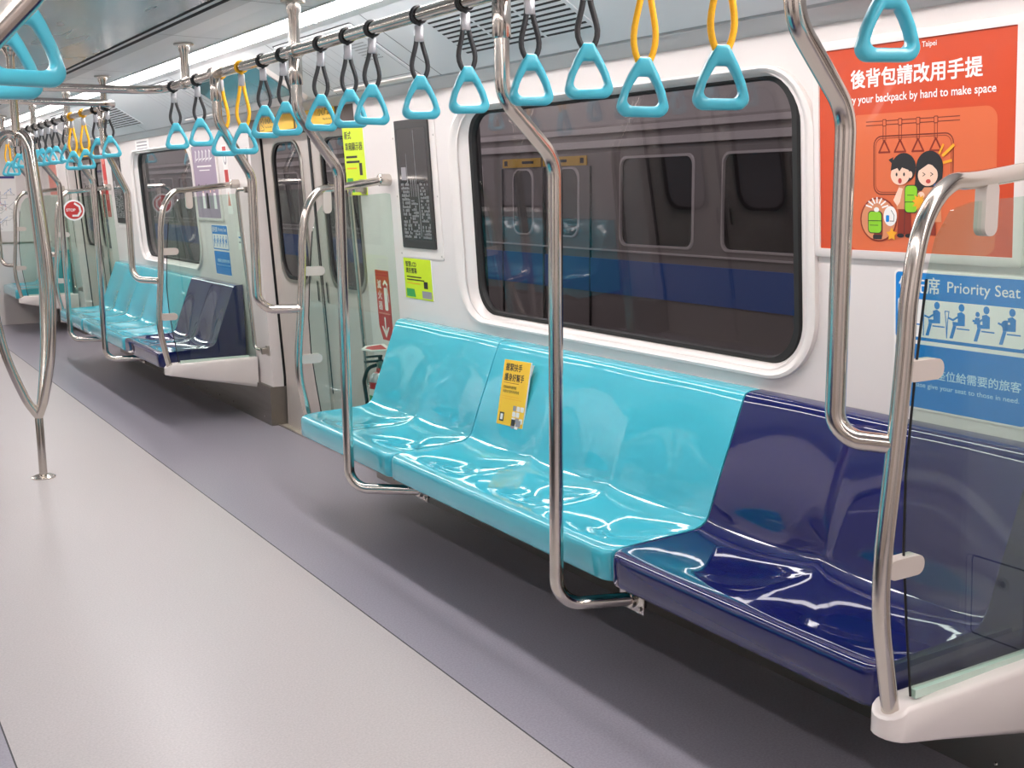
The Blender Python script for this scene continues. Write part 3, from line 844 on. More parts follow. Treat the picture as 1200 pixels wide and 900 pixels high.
mb = MB(); mb.lathe([(0.058, 0.0), (0.058, 0.006), (0.040, 0.014), (0.022, 0.018)], (0, 0, 0), STEEL, 24); mb.build('base_flange', cp)

# ------------------------------------------------------------------ partitions at the bench ends
FR = [(0.846, 0.345), (0.820, 0.47), (0.800, 0.585), (0.799, 0.70), (0.818, 0.90), (0.832, 1.08), (0.838, 1.20), (0.865, 1.325), (0.930, 1.397), (1.03, 1.409), (1.335, 1.442)]
def partition(y, dx, label, first=False, glasscap=1.0):
    root = tag(empty('seat_partition', (1.1, y, 0.25)), label, 'partition', 'clear partitions at the bench ends'); T = rel(root)
    pts = [(x+dx*(1 - max(0, (x-0.9))/0.435 if x > 0.9 else 1), y, z) for x, z in FR]
    out = []
    V = [Vector(p) for p in pts]
    for i in range(len(V)-1):
        p = [V[max(0, min(len(V)-1, i+j))] for j in (-1, 0, 1, 2)]
        for q in range(6):
            t = q/6
            out.append(T @ (0.5*((2*p[1]) + (-p[0]+p[2])*t + (2*p[0]-5*p[1]+4*p[2]-p[3])*t*t + (-p[0]+3*p[1]-3*p[2]+p[3])*t**3)))
    out.append(T @ V[-1])
    mb = MB(); mb.tube(out, 0.0175, STEEL, 18); mb.build('frame', root)
    mb = MB(); c = tuple(T @ Vector((wx(1.442)-0.0, y, 1.442)))
    mb.lathe([(0.027, 0.0), (0.027, -0.05), (0.021, -0.055)], c, STEEL, 16, 'x'); mb.build('wall_socket', root)
    # glass
    gp = [(0.898+dx, 0.392), (0.874+dx, 0.56), (0.857+dx, 0.70), (0.852+dx, 0.85), (0.866+dx, 1.06), (0.884+dx, 1.225), (0.905+dx, 1.30), (0.945+dx, 1.352), (1.0+dx*0.8, 1.366), (1.332, 1.385), (1.350, 1.38), (wx(0.9)-0.005, 0.9), (wx(0.392)-0.005, 0.392)]
    TT = T @ Matrix(((1, 0, 0, 0), (0, 0, -1, y), (0, 1, 0, 0), (0, 0, 0, 1)))
    mb = MB(); mb.prism(gp, TT, -0.004, 0.004, GLASSP); mb.build('glass_panel', root, sharp=30)
    mb = MB()
    ed = [T @ Vector((p[0]-0.001, y, p[1])) for p in gp[:6]]
    mb.tube(ed, 0.0026, BLACK, 8); mb.build('edge_seal', root)['label'] = 'black seal along the glass edge'
    mb = MB(); mb.box((0.905+dx, y-0.006, 0.386), (1.36, y+0.006, 0.404), SEALM, T); mb.build('glass_sill', root)
    # clips
    for (x, z) in ((0.875, 1.054), (0.848, 0.671)):
        mb = MB(); mb.prism(rrect(x+dx-0.045, z-0.020, x+dx+0.055, z+0.020, 0.019, 5), TT, -0.013, 0.013, CLIP); mb.build('glass_clip', root, sharp=40)
    mb = MB(); mb.prism(rrect(1.045-0.019, 1.30, 1.045+0.019, 1.405, 0.018, 5), TT, -0.013, 0.013, CLIP); mb.build('glass_clip', root, sharp=40)
    # wing-shaped base with a rounded nose
    top, rows = 0.392, []
    def zb_(x): return 0.326 - (x-0.80-dx)*0.215
    w = 0.040; nose = 0.814+dx
    plan = []
    for k in range(9):
        a = PI/2 + PI*k/8
        plan.append((nose + 0.03 + w*0.9*math.cos(a), y + w*math.sin(a)))
    plan = [(1.405, y+w*0.9), (1.15, y+w*0.96)] + plan + [(1.15, y-w*0.96), (1.405, y-w*0.9)]
    mb = MB()
    lv = []
    for f, ins in ((0.0, 0.012), (0.06, 0.003), (0.12, 0.0), (0.9, 0.0), (0.96, 0.003), (1.0, 0.010)):
        ring = []
        for (px, py) in plan:
            sgn = py - y
            zz_ = zb_(px)*(1-f) + (top if True else 0)*f
            if px < 1.0: zz_ = zb_(px)*(1-f) + (top-0.028*max(0, 1-(px-nose+0.02)/0.05 if px < nose+0.03 else 0))*f
            ring.append(T @ Vector((px + (ins if px < 1.3 else 0), y + sgn*(1-ins/w), zz_)))
        lv.append(ring)
    Vg = mb.grid(lv, WALLG, closed_u=True)
    for row in (Vg[0], Vg[-1]):
        f = mb.bm.faces.new(row); f.material_index = mb.mi(WALLG)
    mb.build('base_wing', root, sharp=40)['label'] = 'white wing shaped base under the glass'
    return root
partition(1.44, 0.0, 'clear partition with steel frame and white base in the foreground')
partition(4.745, 0.092, 'clear partition by the fire extinguisher at the first doorway')
partition(6.85, 0.035, 'clear partition in front of the navy seats of the far bench')
partition(10.24, 0.06, 'clear partition carrying the round red sign at the second doorway')
partition(12.28, 0.035, 'most distant clear partition by the end wall seat')

def mirror_x(root):
    root.location.x = -root.location.x
    for o in root.children:
        for v in o.data.vertices: v.co.x = -v.co.x
        o.data.flip_normals()
mirror_x(partition(1.44, 0.0, 'clear partition across the aisle, holding the upper left pole'))
# grab bars on the door pillars
def wall_bar(pts, ends, label):
    root = tag(empty('pillar_grab_bar'), label, 'grab bar', 'grab bars on the door pillars')
    mb = MB(); mb.tube(fillet(pts, 0.03, 6), 0.0115, STEEL, 12); mb.build('tube', root)
    for (y, z) in ends:
        T = wall_frame(1, y, z)
        mb = MB(); mb.prism(rrect(-0.022, -0.03, 0.022, 0.03, 0.006, 3), T, 0.0, 0.01, STEELD); mb.prism(rrect(-0.013, -0.018, 0.013, 0.018, 0.004, 3), T, 0.01, 0.045, STEELD); mb.build('mount', root)
for (y, d, lab) in ((6.62, 0.12, 'slim steel grab bar on the pillar between first doorway and far bench'), (5.02, 0.06, 'slim steel grab bar on the pillar beside the fire sign'),
                    (10.46, -0.06, 'slim steel grab bar on the pillar before the second doorway'), (12.05, 0.1, 'slim steel grab bar on the pillar beyond the second doorway')):
    wall_bar([W(1, y, 1.41, 0.03), W(1, y+d, 1.41, 0.05), W(1, y+d*0.75, 0.46, 0.05), W(1, y, 0.455, 0.03)], [(y, 1.41), (y, 0.455)], lab)
root = tag(empty('wall_hatch'), 'small white service hatch with round lock on the wall before the foreground partition', 'hatch'); root.matrix_world = wall_frame(1, 1.262, 0.43)
mb = MB(); mb.prism(rrect(-0.075, -0.095, 0.075, 0.095, 0.008, 3), I4, 0.0, 0.003, WALL); mb.line(rrect(-0.078, -0.098, 0.078, 0.098, 0.009, 3), 0.004, I4, 0.0012, INK, True); mb.build('door', root, sharp=20)
mb = MB(); mb.lathe([(0.016, 0.003), (0.015, 0.006)], (-0.01, 0.05, 0), STEELD, 16); mb.lathe([(0.008, 0.006), (0.007, 0.007)], (-0.01, 0.05, 0), DARK, 12); mb.build('lock', root)
# slim dark indicator slots beside the doors
for (y, lab) in ((6.635, 'dark vertical slot strip on the far pillar of the first doorway'), (12.06, 'dark vertical slot strip on the far pillar of the second doorway')):
    T = wall_frame(1, y, 1.25)
    mb = MB(); mb.prism(rrect(-0.010, -0.40, 0.010, 0.40, 0.006, 3), T, 0.0, 0.003, STEELD); mb.prism(rrect(-0.005, -0.38, 0.005, 0.38, 0.004, 3), T, 0.003, 0.004, DARK)
    tag(mb.build('slot_strip'), lab, 'trim')

# ------------------------------------------------------------------ strap handles
HW, HH = 0.0535, 0.118
def rpoly(corners, n=6):
    P = []
    m_ = len(corners)
    for i, (x, y, r) in enumerate(corners):
        p = Vector((x, y)); a = (Vector(corners[i-1][:2]) - p).normalized(); b = (Vector(corners[(i+1) % m_][:2]) - p).normalized()
        ang = a.angle(b); d = r/math.tan(ang/2); c = p + (a+b).normalized()*(r/math.sin(ang/2))
        v0, v1 = p+a*d-c, p+b*d-c; tot = v0.angle(v1)
        for k in range(n+1):
            t = k/n; P.append(c + (v0*math.sin((1-t)*tot)+v1*math.sin(t*tot))/math.sin(tot))
    # add midpoints on long edges
    Q = []
    for i in range(len(P)):
        Q.append(P[i])
        if (i+1) % (n+1) == 0:
            nx = P[(i+1) % len(P)]
            for t in (0.33, 0.67): Q.append(P[i].lerp(nx, t))
    return Q
def handle_mesh():
    def bowed(w, y0, wt, yt, rb, rt, bow):
        base = rpoly([(-w, y0, rb), (w, y0, rb), (wt, yt, rt), (-wt, yt, rt)])
        out = []
        for p in base:      # sides bulge outwards a little
            t = min(1, max(0, (p.y-y0)/(yt-y0)))
            sg = 1 if p.x > 0 else -1
            out.append(Vector((p.x + sg*bow*math.sin(PI*t)*min(1, abs(p.x)/0.01), p.y)))
        return out
    outer = bowed(HW+0.006, 0.0, 0.0115, HH+0.004, 0.018, 0.006, 0.0075)
    inner = bowed(HW-0.016, 0.0225, 0.0125, HH-0.036, 0.010, 0.006, 0.0045)
    mb = MB(); rows = []
    for k in range(16):
        a = 2*PI*k/16
        ca, sa = math.cos(a), math.sin(a)
        ca = math.copysign(abs(ca)**0.6, ca); sa = math.copysign(abs(sa)**0.6, sa)
        row = []
        for o, i in zip(outer, inner):
            mid = (o+i)/2; hf = (o-i)/2
            q = mid + hf*ca; row.append((q.x, 0.0135*sa, q.y))
        rows.append(row)
    mb.grid(rows, HAND, closed_u=True, closed_v=True)
    return mb
hm = handle_mesh().build('handle', sharp=60)
def strap_mesh(M, length):
    mb = MB()
    z0, z1 = -0.058, -0.058-length
    for sg in (1, -1):
        pts = []
        for k in range(11):
            t = k/10
            bow = 0.0065 + (0.0160+0.02*(length-0.1))*math.sin(PI*min(1, (t*0.93)**1.7))
            if t > 0.82: bow = max(bow, 0.010)
            pts.append((sg*bow*1.0, sg*0.002*t, z0 + (z1-z0)*t))
        pts.append((sg*0.006, 0, z1-0.012)); pts.append((0, 0, z1-0.016))
        mb.tube(pts, 0.0068, M, 12, True, 1.0)
    return mb
def loop_mesh(M):
    mb = MB()
    for dy in (-0.0065, 0.0065):
        pts = [(0.0232*math.cos(2*PI*k/20), dy + 0.003*math.sin(4*PI*k/20), 0.0232*math.sin(2*PI*k/20)) for k in range(20)]
        mb.tube(pts, 0.0032, M, 8, closed=True)
    mb.tube([(0, -0.004, -0.022), (0, 0, -0.036)], 0.007, M, 8)
    return mb
sl = MB(); sl.box((-0.0125, -0.008, -0.074), (0.0125, 0.008, -0.028), SLEEVE, None, 0.003)
slo = sl.build('sleeve', sharp=50)
KIT = {}
for nm, M, ln in (('black', STRAPB, 0.114), ('yellow', STRAPY, 0.166)):
    KIT[nm] = (loop_mesh(M).build('rail_loop'), strap_mesh(M, ln).build('strap'), ln)
def hang(x, y, kind, label, rot, tilt=0.0, group=None):
    root = tag(empty('strap_handle', (x, y, RZ), (0, tilt, rot)), label, 'strap handle', group)
    lp, stp, ln = KIT[kind]
    first = not lp.users_collection or lp.parent is None
    parts = []
    for src, nm in ((lp, 0), (slo, 0), (stp, 0), (hm, 0)):
        c = src.copy(); COL.objects.link(c); c.parent = root; parts.append(c)
    parts[0].rotation_euler = (0, 0, -rot)
    parts[3].location = (0, 0, -0.058-ln-HH+0.005)
    parts[2]['label'] = kind + ' strap'
    return root
R1 = [(5.51, 'black'), (5.13, 'black'), (4.80, 'yellow'), (4.53, 'yellow'), (4.28, 'black'), (4.07, 'black'), (3.71, 'black'), (3.49, 'black'), (3.30, 'black'), (2.99, 'black'), (2.725, 'black'), (2.41, 'black'), (2.175, 'black'), (1.957, 'yellow'), (1.723, 'yellow'), (1.33, 'black')]
for i, (y, k) in enumerate(R1):
    hang(RX, y, k, 'turquoise triangular handle on %s strap, %s from the doorway crossbar on the near rail' % (k, NAMES[i]), math.radians(-20+random.uniform(-6, 6)), math.radians(random.uniform(-2, 2)), 'strap handles on the near rail')
R2 = [(6.89, 'black'), (7.20, 'black'), (7.54, 'yellow'), (7.90, 'yellow'), (8.12, 'black'), (8.46, 'black'), (8.72, 'black'), (8.98, 'black'), (9.24, 'black'), (9.52, 'black'), (9.80, 'black'), (10.10, 'black'), (10.37, 'yellow'), (10.64, 'yellow')]
for i, (y, k) in enumerate(R2):
    hang(RX, y, k, 'turquoise triangular handle on %s strap, %s from the doorway crossbar on the far rail' % (k, NAMES[i]), math.radians(-14+random.uniform(-6, 6)), math.radians(random.uniform(-3, 3)), 'strap handles on the far rail')
R3 = [(11.95, 'black'), (12.35, 'black'), (12.7, 'yellow')]
for i, (y, k) in enumerate(R3):
    hang(RX, y, k, 'turquoise handle on %s strap, %s on the short rail by the end wall' % (k, NAMES[i]), math.radians(-12+random.uniform(-6, 6)), 0, 'strap handles on the end rail')
hang(-RX, 1.725, 'yellow', 'large turquoise handle hanging nearest in the upper left corner', math.radians(2), math.radians(1), 'strap handles over the aisle at left')
hang(-RX, 1.97, 'yellow', 'large turquoise handle behind the nearest one in the upper left corner', math.radians(2), math.radians(-1), 'strap handles over the aisle at left')
for o in [hm, slo] + [q for v in KIT.values() for q in v[:2]]: bpy.data.objects.remove(o)

# ------------------------------------------------------------------ posters and signs on the walls
def framed(s, y, z, w, h, frame_w, label, name, cat, sheet):
    root = tag(empty(name), label, cat); root.matrix_world = wall_frame(s, y, z)
    mb = MB(); a, b = w/2+frame_w, h/2+frame_w
    rows = [[(x, v, 0.0) for x, v in rrect(-a, -b, a, b, 0.012, 4)], [(x, v, 0.010) for x, v in rrect(-a, -b, a, b, 0.012, 4)], [(x, v, 0.013) for x, v in rrect(-a+0.006, -b+0.006, a-0.006, b-0.006, 0.008, 4)],
            [(x, v, 0.013) for x, v in rrect(-w/2, -h/2, w/2, h/2, 0.002, 4)], [(x, v, 0.007) for x, v in rrect(-w/2, -h/2, w/2, h/2, 0.002, 4)]]
    mb.grid(rows, WALLG, closed_u=True, smooth=False); mb.build('frame', root)['label'] = 'white poster frame'
    mb = MB(); mb.poly(rrect(-w/2, -h/2, w/2, h/2, 0.002, 4), I4, 0.008, sheet)
    return root, mb
# orange courtesy poster
root, mb = framed(1, 1.875, 1.485, 0.565, 0.492, 0.022, 'large orange poster in white frame with cartoon passengers and white lettering', 'poster', 'poster', ORANGE)
z = 0.0083; dz = 0.00025
mb.poly(rrect(-0.19, -0.245, 0.235, 0.084, 0.03, 6), I4, z, ORANGEL)
mb.text('Taipei', (0.053, 0.226), 0.017, I4, z+dz, WHITE, 'CENTER', 0.01)
mb.text('後背包請改用手提', (0.008, 0.152), 0.046, I4, z+dz, WHITE, 'CENTER', 0.022, fit=0.374)
mb.text('Carry your backpack by hand to make space', (0.004, 0.112), 0.027, I4, z+dz, WHITE, 'CENTER', 0.012, fit=0.452)
for v in (0.057, 0.066): mb.line([(-0.131, v), (0.138, v)], 0.0022, I4, z+dz, BROWNL)
mb.line(rrect(-0.107, -0.108, 0.122, 0.030, 0.022, 5), 0.003, I4, z+dz, BROWNL, True)
mb.line(rrect(-0.102, -0.103, 0.117, 0.025, 0.019, 5), 0.0015, I4, z+dz, BROWNL, True)
for u in (-0.075, -0.028, 0.024, 0.074):
    mb.line([(u-0.004, 0.055), (u-0.004, 0.020)], 0.0018, I4, z+dz, BROWNL); mb.line([(u+0.004, 0.055), (u+0.004, 0.020)], 0.0018, I4, z+dz, BROWNL)
    mb.poly(rrect(u-0.006, 0.053, u+0.006, 0.070, 0.002, 2), I4, z+2*dz, BROWNL); mb.poly(rrect(u-0.004, 0.055, u+0.004, 0.068, 0.002, 2), I4, z+3*dz, ORANGEL)
    mb.line([(u, 0.020), (u+0.016, -0.008), (u-0.016, -0.008)], 0.0045, I4, z+2*dz, MAROON, True)
Z1 = z + 5*dz
# inset circle: backpack carried low, thumb up, star
mb.ell((-0.092, -0.169), 0.057, 0.054, I4, Z1, MAROON); mb.ell((-0.092, -0.169), 0.053, 0.050, I4, Z1+dz, TAN)
for k in range(7):
    a = PI*(0.12+0.76*k/6); mb.line([(-0.096+0.018*math.cos(a), -0.146+0.018*math.sin(a)), (-0.096+0.036*math.cos(a), -0.146+0.030*math.sin(a))], 0.004, I4, Z1+2*dz, WHITE)
mb.poly(rrect(-0.105, -0.214, -0.078, -0.150, 0.008, 3), I4, Z1+2*dz, MAROON); mb.poly(rrect(-0.108, -0.217, -0.080, -0.206, 0.003, 2), I4, Z1+3*dz, INK)
mb.poly(rrect(-0.124, -0.203, -0.080, -0.148, 0.010, 4), I4, Z1+3*dz, INK); mb.poly(rrect(-0.122, -0.201, -0.082, -0.150, 0.009, 4), I4, Z1+4*dz, LIME)
mb.line([(-0.122, -0.172), (-0.082, -0.172)], 0.0018, I4, Z1+5*dz, INK); mb.line([(-0.117, -0.183), (-0.092, -0.183)], 0.0015, I4, Z1+5*dz, INK)
mb.ell((-0.097, -0.145), 0.008, 0.006, I4, Z1+4*dz, WHITE)
mb.ell((-0.055, -0.160), 0.020, 0.024, I4, Z1+3*dz, WHITE); mb.poly(rrect(-0.068, -0.174, -0.058, -0.158, 0.002, 2), I4, Z1+4*dz, BLUE); mb.line([(-0.056, -0.172), (-0.044, -0.172), (-0.043, -0.158), (-0.052, -0.146)], 0.0015, I4, Z1+4*dz, INK)
def star(c, r, q, n, zz_, M): mb.poly([(c[0]+(r if k % 2 == 0 else q)*math.sin(PI*k/n), c[1]+(r if k % 2 == 0 else q)*math.cos(PI*k/n)) for k in range(2*n)], I4, zz_, M)
star((-0.050, -0.204), 0.017, 0.009, 5, Z1+5*dz, GOLD)
# boy with green backpack
mb.poly([(-0.034, -0.203), (-0.031, -0.135), (0.006, -0.135), (0.008, -0.203)], I4, Z1, MAROON); mb.line([(-0.012, -0.145), (-0.013, -0.203)], 0.0014, I4, Z1+dz, INK)
mb.ell((-0.024, -0.206), 0.011, 0.005, I4, Z1+dz, INK); mb.ell((0.0, -0.206), 0.011, 0.005, I4, Z1+dz, INK)
mb.poly([(-0.036, -0.143), (-0.030, -0.088), (0.010, -0.088), (0.010, -0.143)], I4, Z1+dz, TAN)
mb.poly([(-0.046, -0.122), (-0.030, -0.092), (-0.018, -0.094), (-0.026, -0.126), (-0.034, -0.136)], I4, Z1+2*dz, SKIN)
mb.poly(rrect(-0.013, -0.152, 0.026, -0.086, 0.010, 4), I4, Z1+2*dz, INK); mb.poly(rrect(-0.011, -0.150, 0.024, -0.088, 0.009, 4), I4, Z1+3*dz, LIME)
mb.line([(-0.011, -0.126), (0.024, -0.126)], 0.0018, I4, Z1+4*dz, INK); mb.line([(-0.004, -0.110), (0.014, -0.110)], 0.0015, I4, Z1+4*dz, INK)
mb.ell((-0.016, -0.046), 0.036, 0.035, I4, Z1+2*dz, INK); mb.poly([(-0.052, -0.034), (-0.061, -0.026), (-0.046, -0.020)], I4, Z1+2*dz, INK)
mb.ell((-0.026, -0.062), 0.028, 0.024, I4, Z1+3*dz, SKIN); mb.ell((0.004, -0.062), 0.006, 0.008, I4, Z1+3*dz, SKIN)
mb.poly([(-0.054, -0.052), (-0.034, -0.046), (-0.028, -0.054), (-0.020, -0.045), (0.002, -0.052), (0.0, -0.024), (-0.05, -0.026)], I4, Z1+4*dz, INK)
for u in (-0.036, -0.014): mb.ell((u, -0.061), 0.0028, 0.0045, I4, Z1+5*dz, INK, 12)
mb.ell((-0.026, -0.076), 0.0055, 0.0065, I4, Z1+5*dz, PINKM, 14)
# girl behind
mb.ell((0.058, -0.046), 0.038, 0.038, I4, Z1+1*dz, INK); mb.poly([(0.02, -0.05), (0.016, -0.094), (0.030, -0.100), (0.092, -0.098), (0.096, -0.05)], I4, Z1+1.2*dz, INK)
mb.poly([(0.024, -0.172), (0.026, -0.112), (0.044, -0.092), (0.074, -0.092), (0.090, -0.112), (0.094, -0.172)], I4, Z1+1.5*dz, TAN)
mb.poly([(0.030, -0.203), (0.032, -0.165), (0.076, -0.165), (0.078, -0.203)], I4, Z1+dz, MAROON)
mb.ell((0.054, -0.064), 0.028, 0.025, I4, Z1+3.2*dz, SKIN); mb.poly([(0.024, -0.056), (0.060, -0.036), (0.086, -0.058), (0.084, -0.022), (0.034, -0.020)], I4, Z1+4.2*dz, INK)
for u in (0.044, 0.066): mb.line([(u-0.004, -0.058), (u+0.003, -0.062), (u-0.004, -0.066)], 0.0016, I4, Z1+5*dz, INK)
mb.ell((0.056, -0.078), 0.007, 0.005, I4, Z1+5*dz, PINKM, 14)
mb.poly([(0.072, -0.086), (0.088, -0.078), (0.084, -0.10), (0.070, -0.104)], I4, Z1+5*dz, BLUE)
mb.ell((0.036, -0.110), 0.010, 0.008, I4, Z1+5*dz, SKIN, 14)
star((0.030, -0.126), 0.021, 0.012, 9, Z1+6*dz, GOLD)
for (a, b, c_) in (((0.086, -0.014), (0.096, 0.004), 0.005), ((0.096, -0.020), (0.124, 0.002), 0.007), ((0.098, -0.036), (0.118, -0.032), 0.006)): mb.line([a, b], c_, I4, Z1+4*dz, GOLD)
mb.build('print', root, sharp=0, recalc=False)
root['category'] = 'poster'

# priority seat signs
def seated(mb, u, v, k, z, extra):
    def S(x, y): return (u+x*k, v+y*k)
    mb.ell(S(0.012, 0.034), 0.0085*k, 0.0095*k, I4, z, BLUE, 14)
    mb.poly([S(0.0, 0.020), S(0.012, 0.024), S(0.022, 0.018), S(0.022, -0.010), S(-0.012, -0.012), S(-0.014, -0.002), S(0.002, -0.002)], I4, z, BLUE)
    mb.poly([S(-0.012, -0.012), S(-0.002, -0.012), S(-0.012, -0.044), S(-0.022, -0.044)], I4, z, BLUE)
    mb.line([S(0.0, -0.018), S(0.034, -0.018)], 0.0035*k, I4, z, BLUE)
    mb.line([S(0.004, 0.012), S(-0.012, 0.002), S(-0.024, 0.006)], 0.005*k, I4, z, BLUE)
    if extra == 1: mb.line([S(-0.028, 0.016), S(-0.028, -0.044)], 0.003*k, I4, z, BLUE)
    if extra == 2: mb.line([S(-0.036, 0.022), S(-0.024, 0.022), S(-0.028, -0.006), S(-0.030, -0.044), S(-0.032, -0.006)], 0.0026*k, I4, z, BLUE, True)
    if extra == 3: mb.ell(S(-0.012, 0.022), 0.006*k, 0.0065*k, I4, z, BLUE, 12); mb.poly([S(-0.018, 0.014), S(-0.006, 0.014), S(-0.004, -0.002), S(-0.022, -0.002)], I4, z, BLUE)
    if extra == 4: mb.ell(S(-0.004, 0.004), 0.013*k, 0.011*k, I4, z, BLUE, 14); mb.ell(S(0.004, 0.008), 0.003*k, 0.003*k, I4, z+0.0002, WHITE, 8)
def priority(y, zc, w, h, label):
    root = tag(empty('priority_seat_sign'), label, 'sign', 'blue priority seat signs'); root.matrix_world = wall_frame(1, y, zc)
    mb = MB(); mb.prism(rrect(-w/2, -h/2, w/2, h/2, 0.012, 4), I4, 0.0, 0.002, WHITE); mb.build('plate', root)
    k = w/0.37; z = 0.0023; hh = h/2
    mb = MB()
    mb.poly(rrect(-w/2+0.005, 0.002, w/2-0.005, hh-0.005, 0.010, 4), I4, z, BLUE)
    mb.poly(rrect(-w/2+0.005, -hh+0.005, w/2-0.005, -0.008, 0.010, 4), I4, z, BLUE)
    mb.poly(rrect(-w/2+0.012, 0.010, w/2-0.012, hh-0.068*k, 0.008, 4), I4, z+0.0002, WHITE)
    mb.text('優先席', (-0.170*k, hh-0.050*k), 0.042*k, I4, z+0.0003, WHITE, 'LEFT', 0.01, fit=0.118*k)
    mb.text('Priority Seat', (-0.030*k, hh-0.046*k), 0.036*k, I4, z+0.0003, WHITE, 'LEFT', 0.004, fit=0.190*k)
    for i, (u, e) in enumerate(((-0.140, 0), (-0.070, 1), (-0.002, 2), (0.064, 3), (0.130, 4))): seated(mb, u*k, (0.010+hh-0.068*k)/2+0.002, k*0.95, z+0.0004, e)
    mb.text('請讓座位給需要的旅客', (0.168*k, -0.086*k), 0.026*k, I4, z+0.0003, PALEB, 'RIGHT', 0.012, fit=0.285*k)
    mb.text('Please give your seat to those in need.', (0.164*k, -0.112*k), 0.0165*k, I4, z+0.0003, PALEB, 'RIGHT', 0.008, fit=0.300*k)
    mb.build('print', root, sharp=0, recalc=False)
priority(1.738, 1.027, 0.372, 0.340, 'blue and white priority seat sign under the orange poster')
priority(7.325, 1.027, 0.330, 0.325, 'blue and white priority seat sign above the far navy seats')

# mauve poster by the far window
root, mb = framed(1, 7.47, 1.46, 0.50, 0.46, 0.020, 'mauve poster with white script in a white frame beside the far window', 'poster', 'poster', PURPLE)
z = 0.0083
for k in range(5):
    u = -0.19+0.075*k
    mb.line([(u, 0.13), (u+0.02, 0.20), (u+0.035, 0.19), (u+0.02, 0.14), (u+0.06, 0.15)], 0.008, I4, z+0.0004, WHITE)
mb.line([(-0.16, 0.10), (0.14, 0.10)], 0.010, I4, z+0.0004, WHITE); mb.line([(-0.12, 0.075), (0.10, 0.075)], 0.006, I4, z+0.0004, WHITE)
for k in range(5):
    u = -0.17+0.08*k
    mb.ell((u, -0.035-0.01*(k % 2)), 0.020, 0.024, I4, z+0.0004, INK, 16); mb.ell((u, -0.045-0.01*(k % 2)), 0.013, 0.015, I4, z+0.0006, SKIN, 14)
    mb.poly([(u-0.03, -0.17), (u-0.022, -0.07), (u+0.022, -0.07), (u+0.03, -0.17)], I4, z+0.0003, [GREYP, WHITE, INK, GREYP, WHITE][k])
mb.build('print', root, sharp=0, recalc=False)

# display screens
def screen(y, zc, label):
    root = tag(empty('display_screen'), label, 'screen', 'tall narrow wall displays'); root.matrix_world = wall_frame(1, y, zc)
    mb = MB(); mb.prism(rrect(-0.205, -0.315, 0.205, 0.295, 0.008, 3), I4, 0.0, 0.004, WALLG)
    for u in (-0.19, 0.19):
        for v in (-0.30, -0.05, 0.2): mb.lathe([(0.005, 0.004), (0.003, 0.006)], (u, v, 0), STEELD, 8)
    mb.build('mounting_plate', root)
    mb = MB(); mb.prism(rrect(-0.155, -0.272, 0.155, 0.272, 0.006, 3), I4, 0.004, 0.012, mat('screen_bezel', (52, 49, 49), 0.4)); mb.build('bezel', root)
    mb = MB(); mb.prism(rrect(-0.132, -0.235, 0.132, 0.235, 0.003, 2), I4, 0.012, 0.0125, SCREEN)
    rnd = random.Random(3); z = 0.0129
    def blocks(u0, u1, v0, v1, du, dv, p):
        v = v0
        while v < v1:
            u = u0
            while u < u1 - du*0.5:
                if rnd.random() < p:
                    a = rnd.uniform(0.5, 0.9)
                    mb.poly([(u, v), (u+du*0.8, v), (u+du*0.8, v+dv*a), (u, v+dv*a)], I4, z, SCRTXT)
                u += du
            v += dv
    blocks(-0.125, -0.045, -0.228, 0.0, 0.013, 0.016, 0.85)
    blocks(-0.038, 0.028, -0.228, -0.06, 0.016, 0.013, 0.8)
    blocks(0.052, 0.125, -0.228, 0.0, 0.013, 0.014, 0.66)
    for u in (-0.03, -0.012, 0.006, 0.02): mb.line([(u, -0.05), (u, 0.02)], 0.004, I4, z, SCRTXT)
    mb.line([(0.036, -0.22), (0.036, 0.0)], 0.006, I4, z, SCRTXT); mb.line([(0.022, 0.02), (0.022, 0.225)], 0.005, I4, z, SCRTXT)
    mb.line([(-0.06, 0.01), (-0.06, 0.13)], 0.004, I4, z, SCRTXT); mb.poly([(-0.115, 0.02), (-0.068, 0.02), (-0.068, 0.075), (-0.115, 0.075)], I4, z, GREYP)
    mb.build('panel', root, sharp=0)
screen(4.478, 1.420, 'tall dark display screen with grey text above the near turquoise seats')
screen(9.93, 1.420, 'tall dark display screen on the wall past the far window')

# acid-green notices
def leaflet(T, w, h, label, title, sub):
    root = tag(empty('notice'), label, 'notice', 'acid green notices'); root.matrix_world = T
    mb = MB(); mb.prism(rrect(-w/2, -h/2, w/2, h/2, 0.003, 2), I4, 0.0, 0.003, ACID, WHITE); mb.build('sheet', root)
    mb = MB(); z = 0.0034
    for i, t in enumerate(title): mb.text(t, (-w*0.42, h*0.30-i*h*0.16), min(h*0.15, w*0.17), I4, z, INK, 'LEFT', 0.015)
    for i in range(2): mb.line([(-w*0.40, h*0.04-i*h*0.07), (w*(0.12+0.1*i), h*0.04-i*h*0.07)], h*0.030, I4, z, INK)
    mb.line([(-w*0.40, -h*0.12), (w*0.06, -h*0.12)], h*0.02, I4, z, GOLD)
    mb.poly([(-w*0.45, -h*0.46), (-w*0.12, -h*0.46), (-w*0.16, -h*0.26), (-w*0.45, -h*0.26)], I4, z, GREEN)
    mb.poly([(w*0.2, -h*0.22), (w*0.34, -h*0.22), (w*0.34, -h*0.05), (w*0.2, -h*0.05)], I4, z, INK); mb.poly([(w*0.12, -h*0.46), (w*0.46, -h*0.46), (w*0.46, -h*0.28), (w*0.12, -h*0.28)], I4, z, GREYP)
    mb.build('lettering', root, sharp=0, recalc=False)
leaflet(wall_frame(1, 4.53, 1.012), 0.265, 0.178, 'small acid green notice on the wall under the dark display', ['智慧LCD', '資訊螢幕'], '')
leaflet(wall_frame(1, 5.10, 1.540), 0.235, 0.33, 'tall acid green notice on the pillar at the first doorway', ['新式', '車廂顯示器'], '')

